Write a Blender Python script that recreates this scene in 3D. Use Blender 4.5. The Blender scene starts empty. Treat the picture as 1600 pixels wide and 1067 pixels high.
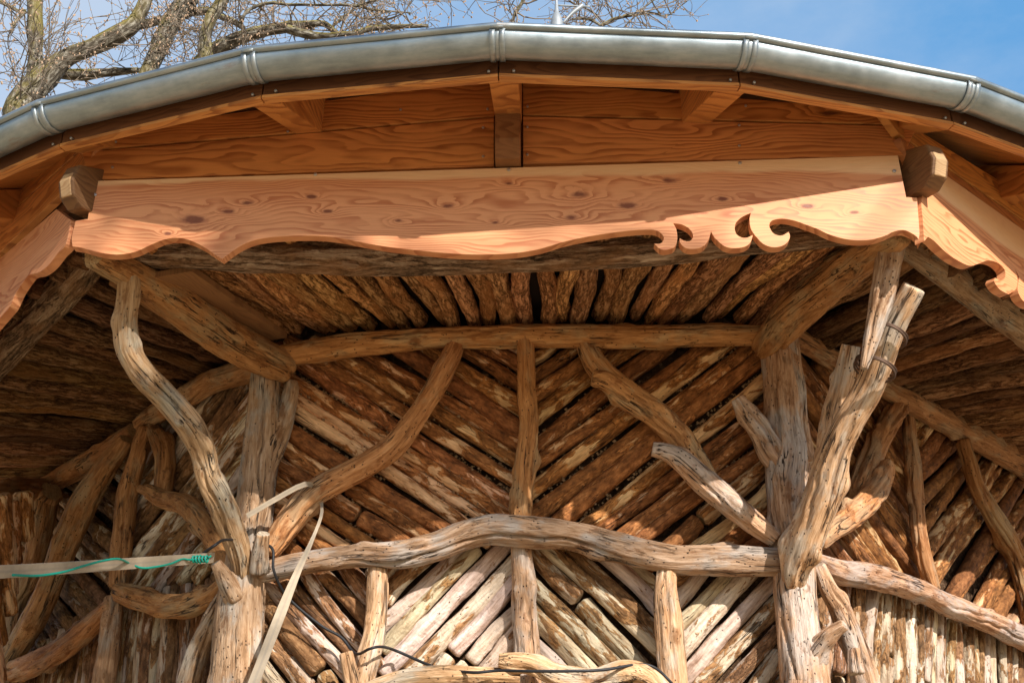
import bpy, bmesh, math, random
import numpy as np
from mathutils import Vector
rng = np.random.default_rng(7)
random.seed(7)
SC = bpy.context.scene
COL = SC.collection
GZ = -0.75                                             # ground level

# ------------------------------------------------------------------ camera
CP = np.array([.114, -5.7501, .8746]); PITCH, YAW, ROLL, F = .4975, -.0371, .0095, 1900.4
FW = np.array([math.sin(YAW)*math.cos(PITCH), math.cos(YAW)*math.cos(PITCH), math.sin(PITCH)])
_r = np.array([math.cos(YAW), -math.sin(YAW), 0.]); _u = np.cross(_r, FW)
RT = math.cos(ROLL)*_r + math.sin(ROLL)*_u; UP = -math.sin(ROLL)*_r + math.cos(ROLL)*_u
cam = bpy.data.cameras.new('camera'); co = bpy.data.objects.new('camera', cam); COL.objects.link(co)
from mathutils import Matrix
co.matrix_world = Matrix(((RT[0], UP[0], -FW[0], CP[0]), (RT[1], UP[1], -FW[1], CP[1]), (RT[2], UP[2], -FW[2], CP[2]), (0, 0, 0, 1)))
cam.sensor_width = 36; cam.lens = F*36/1600; cam.clip_start = .05; cam.clip_end = 2000
SC.camera = co

# ------------------------------------------------------------------ light
SUN_AZ, SUN_EL = 30.0, 28.0
sa, se = math.radians(SUN_AZ), math.radians(SUN_EL)
SDIR = Vector((math.sin(sa)*math.cos(se), -math.cos(sa)*math.cos(se), math.sin(se)))
w = bpy.data.worlds.new('World'); SC.world = w; w.use_nodes = True
nt = w.node_tree; nt.nodes.clear()
sky = nt.nodes.new('ShaderNodeTexSky'); sky.sky_type = 'NISHITA'; sky.sun_disc = False
sky.sun_elevation = se; sky.sun_rotation = math.pi - sa; sky.air_density = 1.0; sky.dust_density = .4; sky.ozone_density = 1.6
tc = nt.nodes.new('ShaderNodeTexCoord')
mp = nt.nodes.new('ShaderNodeMapping'); mp.inputs['Scale'].default_value = (1.3, 1.3, 2.6); mp.inputs['Location'].default_value = (.35, .1, .2)
nz = nt.nodes.new('ShaderNodeTexNoise'); nz.inputs['Scale'].default_value = 2.2; nz.inputs['Detail'].default_value = 8; nz.inputs['Roughness'].default_value = .6
sp = nt.nodes.new('ShaderNodeSeparateXYZ')
def wmath(op, a, b):
    x = nt.nodes.new('ShaderNodeMath'); x.operation = op
    for k_, v_ in ((0, a), (1, b)):
        if hasattr(v_, 'links'): nt.links.new(v_, x.inputs[k_])
        else: x.inputs[k_].default_value = v_
    return x.outputs[0]
L = nt.links.new
L(tc.outputs['Generated'], mp.inputs['Vector']); L(mp.outputs[0], nz.inputs['Vector']); L(tc.outputs['Generated'], sp.inputs[0])
cl = wmath('SUBTRACT', nz.outputs['Fac'], wmath('MULTIPLY', sp.outputs[0], .75))           # thin cloud gathers towards -x
cr = nt.nodes.new('ShaderNodeValToRGB'); e = cr.color_ramp.elements
e[0].position = .22; e[0].color = (.11, .32, .62, 1); e[1].position = .70; e[1].color = (.46, .56, .70, 1)
vs = nt.nodes.new('ShaderNodeVectorMath'); vs.operation = 'SCALE'; vs.inputs['Scale'].default_value = 8.6
mr_ = nt.nodes.new('ShaderNodeMapRange'); mr_.inputs[1].default_value = -.1; mr_.inputs[2].default_value = .35; mr_.inputs[3].default_value = 0.; mr_.inputs[4].default_value = .8
mx = nt.nodes.new('ShaderNodeMix'); mx.data_type = 'RGBA'
bgn = nt.nodes.new('ShaderNodeBackground'); bgn.inputs['Strength'].default_value = .10
wo = nt.nodes.new('ShaderNodeOutputWorld')
L(cl, cr.inputs[0]); L(cr.outputs[0], vs.inputs[0]); L(sp.outputs[1], mr_.inputs[0]); L(mr_.outputs[0], mx.inputs['Factor'])
L(sky.outputs[0], mx.inputs['A']); L(vs.outputs[0], mx.inputs['B']); L(mx.outputs['Result'], bgn.inputs['Color']); L(bgn.outputs[0], wo.inputs[0])
sl = bpy.data.lights.new('sun', 'SUN'); sl.energy = 5.0; sl.angle = math.radians(.53); sl.color = (1, .93, .85)
so = bpy.data.objects.new('sun', sl); COL.objects.link(so)
so.rotation_euler = SDIR.to_track_quat('Z', 'Y').to_euler(); so.location = (3, -6, 8)
SC.view_settings.view_transform = 'Standard'; SC.view_settings.look = 'None'; SC.view_settings.exposure = .66; SC.view_settings.gamma = 1
SC.render.engine = 'CYCLES'; SC.cycles.max_bounces = 8; SC.cycles.diffuse_bounces = 5

# ------------------------------------------------------------------ pixel -> point on a known plane of the pavilion
def ray(px, py): return FW + RT*(px-800)/F - UP*(py-533.5)/F
def fnorm(k): a = math.radians(45*k); return np.array([math.sin(a), -math.cos(a), 0.])
def cen(a): return np.array([-.05*min(1, max(0, (a-2.1)/.8)), 0, 0])          # the eave ring sits 5 cm off the wall's axis
def at(px, py, a, k=0):
    """point seen at a photo pixel on the vertical plane of octagon face k at apothem a, and metres per pixel there"""
    n = fnorm(k); d = ray(px, py); t = (a - n@(CP-cen(a)))/(n@d)
    return CP + t*d, t/F

# ------------------------------------------------------------------ numpy noise
def _h(i, j, k, s):
    x = (i*374761393 + j*668265263 + k*2147483647 + s*1274126177) & 0xffffffff
    x = ((x ^ (x >> 13))*1274126177) & 0xffffffff
    return ((x ^ (x >> 16)) & 0xffff)/65535.0
def noise(p, s=0):
    p = np.asarray(p, float); i = np.floor(p).astype(np.int64); f = p - i; f = f*f*(3-2*f)
    r = 0
    for dx in (0, 1):
        for dy in (0, 1):
            for dz in (0, 1):
                wgt = (f[..., 0] if dx else 1-f[..., 0])*(f[..., 1] if dy else 1-f[..., 1])*(f[..., 2] if dz else 1-f[..., 2])
                r = r + wgt*_h(i[..., 0]+dx, i[..., 1]+dy, i[..., 2]+dz, s)
    return r*2-1
def fbm(p, s=0, o=3):
    r = 0; a = 1
    for q in range(o): r = r + a*noise(p*(2**q), s+q*17); a *= .5
    return r

# ------------------------------------------------------------------ objects
WLOC = {}
def finish(o, parent):
    if parent is not None:
        o.parent = parent
def obj(name, verts, faces, mat, parent=None, gc=None, cap=None, smooth=True, color=None):
    verts = np.asarray(verts, float); c = (verts.max(0)+verts.min(0))/2
    me = bpy.data.meshes.new(name)
    me.from_pydata((verts-c).tolist(), [], [tuple(int(q) for q in f) for f in faces]); me.update()
    if gc is not None:
        a = me.attributes.new('gc', 'FLOAT_VECTOR', 'POINT'); a.data.foreach_set('vector', np.asarray(gc, np.float32).ravel())
    if cap is not None:
        a = me.attributes.new('cap', 'FLOAT', 'POINT'); a.data.foreach_set('value', np.asarray(cap, np.float32))
    if smooth: me.polygons.foreach_set('use_smooth', np.ones(len(me.polygons), bool))
    bm = bmesh.new(); bm.from_mesh(me); bmesh.ops.recalc_face_normals(bm, faces=bm.faces); bm.to_mesh(me); bm.free()
    me.materials.append(mat)
    o = bpy.data.objects.new(name, me); COL.objects.link(o)
    base = WLOC[parent.name] if parent is not None else np.zeros(3)
    o.location = Vector(c-base); WLOC[o.name] = c
    if parent is not None: o.parent = parent
    if color: o.color = color
    return o
def empty(name, loc, label, cat, group=None):
    o = bpy.data.objects.new(name, None); COL.objects.link(o); o.location = loc; o.empty_display_size = .2
    WLOC[o.name] = np.array(loc, float); tag(o, label, cat, group); return o
def tag(o, label=None, cat=None, group=None, kind=None):
    if label: o['label'] = label
    if cat: o['category'] = cat
    if group: o['group'] = group
    if kind: o['kind'] = kind
    return o

def catmull(P, n):
    P = np.asarray(P, float); m = len(P)
    if m == 2: t = np.linspace(0, 1, n)[:, None]; return P[0]*(1-t)+P[1]*t
    E = np.vstack([2*P[0]-P[1], P, 2*P[-1]-P[-2]])
    d = np.r_[0, np.cumsum(np.maximum(np.linalg.norm(np.diff(P[:, :3], axis=0), axis=1), 1e-6))]
    out = []
    for s in np.linspace(0, d[-1], n):
        i = min(max(np.searchsorted(d, s, side='right')-1, 0), m-2); t = (s-d[i])/(d[i+1]-d[i])
        a, b, c, e = E[i], E[i+1], E[i+2], E[i+3]
        out.append(.5*((2*b)+(-a+c)*t+(2*a-5*b+4*c-e)*t*t+(-a+3*b-3*c+e)*t**3))
    return np.array(out)

def tube_data(P, R, seg=16, step=.02, lump=.10, ridge=.05, knots=0, flat=1.0, flatdir=None, ends=(.85, .85), seed=None, wob=0, cracks=0, fine=0.):
    """a natural round: centre line P (m,3), radii R; lumps, ridges along the grain, swollen knots; returns verts, faces, gc, cap"""
    seed = int(rng.integers(1, 9999)) if seed is None else seed
    lr = np.random.default_rng(seed)
    P = np.asarray(P, float); R = np.asarray(R, float)
    ln = np.linalg.norm(np.diff(P, axis=0), axis=1).sum(); n = max(4, int(ln/step)+1)
    C = catmull(np.c_[P, R], n); P, R = C[:, :3], np.maximum(C[:, 3], 1e-4)
    if wob: P = P + wob*np.stack([fbm(np.c_[np.linspace(0, ln*3, n), np.full(n, 3.1*q), np.full(n, seed*.37)], seed+q, 2) for q in range(3)], 1)
    T = np.gradient(P, axis=0); T /= np.linalg.norm(T, axis=1)[:, None]
    U = np.zeros_like(P); ref = np.array(flatdir if flatdir is not None else ([0, 0, 1.] if abs(T[0, 2]) < .9 else [1., 0, 0]))
    u = ref - T[0]*(ref@T[0]); u /= np.linalg.norm(u)
    for i in range(n):
        u = u - T[i]*(u@T[i]); u /= np.linalg.norm(u); U[i] = u
    V = np.cross(T, U)
    s = np.r_[0, np.cumsum(np.linalg.norm(np.diff(P, axis=0), axis=1))]
    th = np.linspace(0, 2*math.pi, seg, endpoint=False)
    ct, st = np.cos(th), np.sin(th)
    rm = R.mean()
    gx = np.broadcast_to(ct, (n, seg)); gy = np.broadcast_to(st, (n, seg)); gz = np.broadcast_to(s[:, None], (n, seg))
    q = np.stack([gx*1.1, gy*1.1, gz/(rm*3.5)], -1)
    disp = 1 + lump*fbm(q, seed, 3)
    q2 = np.stack([gx*3.2, gy*3.2, gz/(rm*9)], -1)
    disp += ridge*fbm(q2, seed+5, 3)
    for _ in range(knots):
        ks, ka, kw = lr.uniform(.05, .95)*ln, lr.uniform(0, 6.28), lr.uniform(.5, 1.0)
        da = np.abs((th-ka+math.pi) % (2*math.pi)-math.pi)
        g = np.exp(-((s[:, None]-ks)/(rm*kw))**2-(da[None]/(.55*kw))**2)
        disp += lr.uniform(.18, .42)*g
    if fine:
        disp += fine*fbm(np.stack([gx*rm*160, gy*rm*160, gz*16], -1), seed+9, 2)+fine*.8*fbm(np.stack([gx*rm*60, gy*rm*60, gz*40], -1), seed+11, 2)
    for _ in range(cracks):
        ks, kl, ka = lr.uniform(.1, .9)*ln, lr.uniform(.12, .42), lr.uniform(0, 6.28)
        path = ka+.5*fbm(np.c_[s*5, np.full(n, 1.7), np.full(n, ka)], seed+3, 3)
        da = np.abs((th[None]-path[:, None]+math.pi) % (2*math.pi)-math.pi)
        disp -= lr.uniform(.16, .34)*np.exp(-(da*rm/.0048)**2)*np.clip(1.2-((s-ks)/kl)**2*1.2, 0, 1)[:, None]
    rr = R[:, None]*disp
    pts = P[:, None]+U[:, None]*(rr*ct)[..., None]*flat+V[:, None]*(rr*st)[..., None]
    off = lr.uniform(-40, 40, 3)
    G = np.stack([rr*ct, rr*st, gz], -1)+off
    verts = [pts.reshape(-1, 3)]; gcs = [G.reshape(-1, 3)]; caps = [np.zeros(n*seg)]
    i = np.arange(n-1)[:, None]*seg; j = np.arange(seg)[None]; jn = (j+1) % seg
    F4 = np.stack([i+j, i+jn, i+seg+jn, i+seg+j], -1).reshape(-1, 4).tolist()
    base = n*seg
    for e, ring in ((0, 0), (1, n-1)):                     # rounded shoulder then cut face
        c = P[ring]; sgn = -1 if e == 0 else 1; k = ends[e]
        outw = T[ring]*sgn*R[ring]
        r1 = c+(pts[ring]-c)*k+outw*.22; r2 = c+(pts[ring]-c)*k*.97+outw*.225; r3 = c+(pts[ring]-c)*k*.5+outw*.23
        cc = (c+outw*.23)[None]
        gg = G[ring]
        verts += [r1, r2, r3, cc]; gcs += [gg*1.0, gg, (gg-off)*[.5, .5, 1]+off, ((gg-off)*[0, 0, 1]+off)[:1]]
        caps += [np.zeros(seg), np.ones(seg), np.ones(seg), np.ones(1)]
        prev = ring*seg
        for rr_ in range(3):
            cur = base+rr_*seg
            for a in range(seg):
                b = (a+1) % seg; F4.append([prev+a, prev+b, cur+b, cur+a])
            prev = cur
        ci = base+3*seg
        for a in range(seg): F4.append([prev+a, prev+(a+1) % seg, ci])
        base += 3*seg+1
    return np.vstack(verts), F4, np.vstack(gcs), np.concatenate(caps)
def join(ds):
    V, Fc, G, C = [], [], [], []; b = 0
    for v, f, g, c in ds:
        V.append(v); G.append(g); C.append(c); Fc += [[q+b for q in x] for x in f]; b += len(v)
    return np.vstack(V), Fc, np.vstack(G), np.concatenate(C)
def mk(name, d, mat, parent, **kw): return obj(name, d[0], d[1], mat, parent, gc=d[2], cap=d[3], **kw)

def pix_path(pts, a0, a1, k=0):
    """pts: (px, py, width px) on face k; apothem runs from a0 to a1 along the path"""
    pts = np.asarray(pts, float); d = np.r_[0, np.cumsum(np.linalg.norm(np.diff(pts[:, :2], axis=0), axis=1))]; d /= d[-1]
    P, R = [], []
    for (x, y, wd), t in zip(pts, d):
        p, m = at(x, y, a0+(a1-a0)*t, k); P.append(p); R.append(wd*m/2)
    return np.array(P), np.array(R)
def limb(pts, a0, a1, k=0, **kw):
    P, R = pix_path(pts, a0, a1, k); return tube_data(P, R, **{**dict(seg=56, step=.009, lump=.11, ridge=.07, knots=5, cracks=5, fine=.025), **kw, **({'seg': 72} if 'seg' in kw else {})})

# ------------------------------------------------------------------ materials
class NB:
    def __init__(s, name):
        s.m = bpy.data.materials.new(name); s.m.use_nodes = True; s.t = s.m.node_tree; s.b = s.t.nodes['Principled BSDF']
    def n(s, ty, **kw):
        x = s.t.nodes.new(ty)
        for k, v in kw.items(): setattr(x, k, v)
        return x
    def set(s, sock, v):
        if hasattr(v, 'is_output') or hasattr(v, 'links'): s.t.links.new(v, sock)
        else: sock.default_value = v
    def attr(s, name, out='Vector', ty='GEOMETRY'): x = s.n('ShaderNodeAttribute', attribute_type=ty, attribute_name=name); return x.outputs[out]
    def scl(s, v, sc, loc=(0, 0, 0)):
        x = s.n('ShaderNodeMapping'); s.set(x.inputs[0], v); x.inputs['Scale'].default_value = sc; x.inputs['Location'].default_value = loc; return x.outputs[0]
    def noise(s, v, scale, detail=4, rough=.55, dist=0., out='Fac'):
        x = s.n('ShaderNodeTexNoise'); s.set(x.inputs['Vector'], v); s.set(x.inputs['Scale'], scale); x.inputs['Detail'].default_value = detail
        x.inputs['Roughness'].default_value = rough; x.inputs['Distortion'].default_value = dist; return x.outputs[out]
    def vor(s, v, scale, feature='F1', out='Distance', rnd=1.):
        x = s.n('ShaderNodeTexVoronoi', feature=feature); s.set(x.inputs['Vector'], v); x.inputs['Scale'].default_value = scale; x.inputs['Randomness'].default_value = rnd; return x.outputs[out]
    def math(s, op, a, b=0., c=None, clamp=False):
        x = s.n('ShaderNodeMath', operation=op); x.use_clamp = clamp; s.set(x.inputs[0], a); s.set(x.inputs[1], b)
        if c is not None: s.set(x.inputs[2], c)
        return x.outputs[0]
    def vadd(s, a, b): x = s.n('ShaderNodeVectorMath', operation='ADD'); s.set(x.inputs[0], a); s.set(x.inputs[1], b); return x.outputs[0]
    def mr(s, v, a, b, c=0., d=1., smooth=True):
        x = s.n('ShaderNodeMapRange'); x.interpolation_type = 'SMOOTHSTEP' if smooth else 'LINEAR'
        s.set(x.inputs[0], v); s.set(x.inputs[1], a); s.set(x.inputs[2], b); s.set(x.inputs[3], c); s.set(x.inputs[4], d); return x.outputs[0]
    def ramp(s, v, st):
        x = s.n('ShaderNodeValToRGB'); s.set(x.inputs[0], v); e = x.color_ramp.elements
        while len(e) < len(st): e.new(.5)
        for q, (p, c) in zip(e, st): q.position = p; q.color = (*c, 1)
        return x.outputs[0]
    def mix(s, f, a, b, mode='MIX'):
        x = s.n('ShaderNodeMix', data_type='RGBA', blend_type=mode); s.set(x.inputs['Factor'], f)
        for k, v in (('A', a), ('B', b)): s.set(x.inputs[k], (*v, 1) if isinstance(v, tuple) and len(v) == 3 else v)
        return x.outputs['Result']
    def bump(s, h, strength=.5, dist=.004, nrm=None):
        x = s.n('ShaderNodeBump'); s.set(x.inputs['Height'], h); x.inputs['Strength'].default_value = strength; x.inputs['Distance'].default_value = dist
        if nrm is not None: s.set(x.inputs['Normal'], nrm)
        return x.outputs[0]
    def done(s, col, rough=.8, nrm=None, metal=0., spec=.3):
        s.set(s.b.inputs['Base Color'], (*col, 1) if isinstance(col, tuple) and len(col) == 3 else col); s.set(s.b.inputs['Roughness'], rough); s.set(s.b.inputs['Metallic'], metal)
        s.b.inputs['Specular IOR Level'].default_value = spec
        if nrm is not None: s.set(s.b.inputs['Normal'], nrm)
        return s.m

def tinted(n, col):
    oi = n.n('ShaderNodeObjectInfo'); return n.mix(1., col, oi.outputs['Color'], 'MULTIPLY')

def mat_driftwood():
    n = NB('weathered_branch_wood'); g = n.attr('gc')
    fine = n.noise(n.scl(g, (1, 1, .09)), 190, 6, .68)
    mid = n.noise(n.scl(g, (1, 1, .13)), 48, 6, .68, .6)
    big = n.noise(n.scl(g, (1, 1, .45)), 13, 5, .6)
    mm = n.math('ADD', n.math('MULTIPLY', mid, .62), n.math('MULTIPLY', fine, .38))
    c = n.ramp(mm, [(.30, (.12, .060, .026)), (.43, (.35, .195, .095)), (.55, (.54, .345, .20)), (.70, (.72, .53, .37))])
    grey = n.ramp(mm, [(.30, (.15, .11, .08)), (.5, (.44, .36, .28)), (.7, (.64, .56, .46))])
    c = n.mix(n.mr(big, .46, .62), c, grey)
    c = n.mix(n.mr(n.noise(n.scl(g, (1, 1, .5), (9, 3, 2)), 19, 6, .65), .57, .66, 0, .75), c, (.22, .095, .033))   # inner bark left on
    cv = n.noise(n.scl(g, (1, 1, .05)), 30, 4, .55, .4)
    crack = n.mr(n.math('ABSOLUTE', n.math('SUBTRACT', cv, .5)), .004, .020, 1, 0)
    crack = n.math('MULTIPLY', crack, n.mr(n.noise(n.scl(g, (1, 1, .4), (5, 5, 5)), 11, 3), .49, .60))
    c2 = n.noise(n.scl(g, (1, 1, .14), (2, 7, 1)), 85, 4, .6, .5); check = n.mr(n.math('ABSOLUTE', n.math('SUBTRACT', c2, .5)), .003, .03, 1, 0)
    check = n.math('MULTIPLY', check, n.mr(n.noise(n.scl(g, (1, 1, .6), (1, 5, 8)), 24, 4), .56, .68))
    hole = n.mr(n.vor(n.scl(g, (1, 1, .7), (1.7, .3, 0)), 75), .12, .19, 1, 0)
    hole = n.math('MULTIPLY', hole, n.mr(n.noise(g, 18, 3), .46, .54))
    dark = n.math('MAXIMUM', crack, n.math('MAXIMUM', hole, n.math('MULTIPLY', check, .5)))
    c = n.mix(n.math('MULTIPLY', dark, .92), c, (.022, .012, .007))
    end = n.ramp(n.noise(n.scl(g, (1, 1, .0)), 90, 5, .7), [(.35, (.34, .25, .16)), (.65, (.66, .55, .41))])
    c = n.mix(n.attr('cap', 'Fac'), c, end); c = tinted(n, c)
    h = n.math('ADD', n.math('MULTIPLY', mid, 1.0), n.math('MULTIPLY', fine, .7)); h = n.math('SUBTRACT', h, n.math('MULTIPLY', dark, 1.3))
    return n.done(c, n.mr(mid, .3, .7, .78, .58), n.bump(h, .9, .008), spec=.3)

def mat_log():
    n = NB('peeling_bark_log'); g = n.attr('gc'); oi = n.n('ShaderNodeObjectInfo'); rnd = oi.outputs['Random']
    fine = n.noise(n.scl(g, (1, 1, .12)), 150, 5, .6)
    pale = n.ramp(n.noise(n.scl(g, (1, 1, .2)), 40, 5, .6), [(.28, (.30, .20, .13)), (.44, (.57, .455, .35)), (.65, (.75, .655, .55))])
    bark = n.ramp(n.noise(n.scl(g, (1, 1, .5)), 48, 5, .65), [(.3, (.06, .030, .014)), (.5, (.23, .118, .052)), (.70, (.44, .255, .13))])
    rust = n.ramp(n.noise(n.scl(g, (1, 1, .6)), 70, 4, .6), [(.3, (.24, .11, .042)), (.7, (.54, .31, .15))])
    pn = n.noise(n.scl(g, (1, 1, .30)), 27, 6, .64, .5)
    off = n.math('MULTIPLY', n.math('SUBTRACT', rnd, .5), .20)
    pv = n.math('ADD', n.math('ADD', pn, off), n.math('MULTIPLY', n.math('SUBTRACT', oi.outputs['Alpha'], .5), .40))
    m1 = n.mr(pv, .485, .520); m2 = n.mr(pv, .415, .455)
    c = n.mix(m2, pale, rust); c = n.mix(m1, c, bark)
    c = n.mix(n.mr(fine, .4, .7, 0, .35), c, (.10, .055, .03))
    hole = n.mr(n.vor(n.scl(g, (1, 1, .6)), 70), .09, .15, 1, 0); hole = n.math('MULTIPLY', hole, n.mr(n.noise(g, 22, 2), .52, .6))
    cv = n.noise(n.scl(g, (1, 1, .06)), 30, 3, .5, .4); crack = n.mr(n.math('ABSOLUTE', n.math('SUBTRACT', cv, .5)), .003, .012, 1, 0)
    crack = n.math('MULTIPLY', crack, n.mr(n.noise(n.scl(g, (1, 1, .4), (5, 5, 5)), 12, 3), .52, .6))
    dark = n.math('MAXIMUM', hole, crack); c = n.mix(n.math('MULTIPLY', dark, .85), c, (.03, .016, .009))
    end = n.ramp(n.noise(n.scl(g, (1, 1, 0)), 60, 4), [(.35, (.34, .22, .12)), (.65, (.60, .46, .30))])
    c = n.mix(n.attr('cap', 'Fac'), c, end); c = tinted(n, c)
    h = n.math('ADD', n.math('MULTIPLY', m1, .8), n.math('ADD', n.math('MULTIPLY', m2, .4), n.math('MULTIPLY', fine, .5)))
    h = n.math('ADD', h, n.math('MULTIPLY', n.noise(g, 60, 4, .6), .8)); h = n.math('SUBTRACT', h, n.math('MULTIPLY', dark, .9))
    return n.done(c, .8, n.bump(h, .9, .009), spec=.25)

def mat_bark(name='furrowed_bark', lo=(.05, .026, .013), mid=(.30, .165, .082), hi=(.55, .37, .22), sc=55, zs=.16, bd=.007):
    n = NB(name); g = n.attr('gc')
    wv = n.vadd(n.scl(g, (1, 1, zs)), n.scl(n.noise(n.scl(g, (1, 1, .6)), 30, 4, .6, out='Color'), (.022, .022, .012)))
    a = n.noise(wv, sc, 3, .5); rid = n.math('ABSOLUTE', n.math('SUBTRACT', a, .5))
    b = n.noise(wv, sc*2.3, 4, .6); rid2 = n.math('ABSOLUTE', n.math('SUBTRACT', b, .5))
    h = n.math('ADD', n.math('MULTIPLY', n.mr(rid, 0, .16), .6), n.math('MULTIPLY', n.mr(rid2, 0, .14), .4))
    f2 = n.noise(n.scl(g, (1, 1, .4)), 140, 6, .7); h2 = n.math('ADD', n.math('MULTIPLY', h, .7), n.math('MULTIPLY', f2, .5))
    c = n.ramp(h2, [(.22, lo), (.55, mid), (.95, hi)])
    c = n.mix(n.mr(n.noise(n.scl(g, (1, 1, .4)), 10, 5, .6), .46, .66, 0, .6), c, n.mix(f2, (.15, .062, .022), (.52, .27, .12)))
    c = n.mix(n.mr(n.noise(n.scl(g, (1, 1, .6), (3, 8, 1)), 60, 5, .65), .66, .72, 0, .5), c, (.44, .35, .25))      # lichen specks
    end = n.ramp(n.noise(g, 60, 4), [(.35, (.26, .15, .07)), (.65, (.50, .34, .19))])
    c = n.mix(n.attr('cap', 'Fac'), c, end); c = tinted(n, c)
    return n.done(c, .9, n.bump(h2, .9, bd), spec=.15)

def mat_larch(name, early, late, sap, knot, gloss=.5, ringscale=95, sapz=None, stain=0., knots=None):
    """plain sawn board: gc = (along, up, through) in metres"""
    n = NB(name); g = n.attr('gc'); oi = n.n('ShaderNodeObjectInfo')
    sx = n.n('ShaderNodeSeparateXYZ'); n.set(sx.inputs[0], g)
    if knots:
        kv = None; on = 1.0
        for kx, kz, ksz in knots:
            ln_ = n.n('ShaderNodeVectorMath', operation='LENGTH'); n.set(ln_.inputs[0], n.scl(g, (3.4/ksz, 7.5/ksz, 0), (-kx*3.4/ksz, -kz*7.5/ksz, 0)))
            kv = ln_.outputs['Value'] if kv is None else n.math('MINIMUM', kv, ln_.outputs['Value'])
    else:
        kv = n.vor(n.scl(g, (2.1, 7.0, .0)), 1.0); kcol = n.vor(n.scl(g, (2.1, 7.0, .0)), 1.0, out='Color')
        ks = n.n('ShaderNodeSeparateXYZ'); n.set(ks.inputs[0], kcol)
        on = n.mr(ks.outputs[0], .42, .5)
    kr = n.math('MULTIPLY', n.math('ADD', kv, n.math('MULTIPLY', n.math('SUBTRACT', n.noise(n.scl(g, (.6, 1, 1)), 30, 5, .6), .5), .17)), 1.0)
    kb = n.math('MULTIPLY', n.math('POWER', 2.718, n.math('MULTIPLY', n.math('MULTIPLY', kr, kr), -26.)), on)
    field = n.math('ADD', sx.outputs[1], n.math('MULTIPLY', n.math('SUBTRACT', n.noise(n.scl(g, (.9, 3.5, 1.2)), 1.6, 3, .5), .5), .30))
    field = n.math('ADD', field, n.math('MULTIPLY', n.math('SUBTRACT', n.noise(n.scl(g, (.25, 1.6, 1)), 14, 3, .5), .5), .018))
    field = n.math('ADD', field, n.math('MULTIPLY', kb, .038))
    ph = n.math('FRACT', n.math('MULTIPLY', field, ringscale))
    ring = n.math('MULTIPLY', n.mr(ph, .25, .88), n.mr(ph, .90, 1.0, 1, 0))
    ring = n.math('MULTIPLY', ring, n.mr(n.noise(n.scl(g, (.7, 4, 1)), 7, 3), .3, .62, .25, 1.))
    fib = n.noise(n.scl(g, (.035, 1, 1)), 420, 4, .6)
    c = n.mix(n.math('MULTIPLY', ring, .85), early, late)
    c = n.mix(n.mr(n.noise(n.scl(g, (.3, 3, 1)), 3.5, 3), .35, .7, 0, .5), c, n.mix(.55, c, late))
    if sapz is not None:
        sb = n.math('ADD', sx.outputs[1], n.math('MULTIPLY', n.math('SUBTRACT', n.noise(n.scl(g, (.8, .2, 1)), 2.2, 3), .5), .07))
        c = n.mix(n.mr(sb, sapz-.006, sapz+.010), c, n.mix(n.math('MULTIPLY', ring, .25), sap, early))
    c = n.mix(n.mr(fib, .35, .7, 0, .22), c, n.mix(.5, c, (.16, .06, .02)))
    kd = n.math('MULTIPLY', n.mr(kr, .05, .115, 1, 0), on)
    kcolr = n.mix(n.mr(kr, .03, .085), n.mix(n.noise(g, 120, 4), (.07, .02, .012), knot), n.mix(.45, knot, early))
    c = n.mix(n.math('MULTIPLY', kd, .85), c, kcolr)
    if stain: c = n.mix(n.mr(n.noise(n.scl(g, (1, 1.6, 1)), 4, 5, .6), .45, .75, 0, stain), c, n.mix(.6, c, (.045, .02, .008)))
    c = tinted(n, c)
    h = n.math('ADD', n.math('MULTIPLY', ring, .5), n.math('MULTIPLY', fib, .5))
    return n.done(c, n.mr(ring, 0, 1, gloss+.08, gloss-.04), n.bump(h, .22, .0015), spec=.35)

M_DRIFT = mat_driftwood(); M_LOG = mat_log(); M_BARK = mat_bark()
M_RINGBARK = mat_bark('ridged_oak_bark', (.04, .024, .014), (.30, .19, .115), (.56, .42, .30), 34, .13, .014)
_L = ((.71, .325, .15), (.43, .135, .05), (.78, .49, .27), (.22, .055, .03))
KN = []
for _x, _y, _s in ((305, 343, 1.5), (356, 331, .8), (386, 317, .9), (512, 330, .6), (487, 308, .6), (622, 345, .6), (700, 322, .8), (795, 287, .6), (774, 348, .6), (905, 304, 1.2), (980, 321, 1.1), (893, 340, .9), (1043, 282, 1.1), (1128, 311, .7), (1262, 322, .7), (1336, 332, .6), (262, 365, .5)):
    _p, _ = at(_x, _y, 2.9); KN.append((_p[0]-cen(2.9)[0], _p[2], _s))
M_LARCH = mat_larch('fresh_larch_board', *_L, .5, 66, sapz=2.958)
M_LARCHK = mat_larch('knotty_larch_board', *_L, .5, 66, sapz=2.958, knots=KN)
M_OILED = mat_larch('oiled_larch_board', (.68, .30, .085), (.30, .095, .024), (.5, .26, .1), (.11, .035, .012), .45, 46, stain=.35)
M_DARKWOOD = mat_larch('stained_fascia_wood', (.17, .066, .025), (.085, .03, .012), (.3, .15, .06), (.08, .03, .012), .55, 80, stain=.6)
M_BEAMEND = mat_larch('brown_stained_beam', (.20, .105, .045), (.11, .052, .022), (.3, .2, .1), (.07, .03, .015), .6, 90, stain=.7)
M_NOSE = mat_larch('brown_oiled_block', (.30, .135, .05), (.16, .06, .02), (.3, .2, .1), (.07, .03, .015), .55, 80, stain=.5)
M_PALECUT = mat_larch('pale_cut_wood', (.50, .33, .17), (.36, .20, .09), (.5, .34, .2), (.2, .1, .05), .6, 110)
M_PLANK = mat_larch('rough_brown_plank', (.30, .15, .06), (.20, .09, .035), (.3, .2, .1), (.1, .04, .02), .7, 60, stain=.3)

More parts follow.
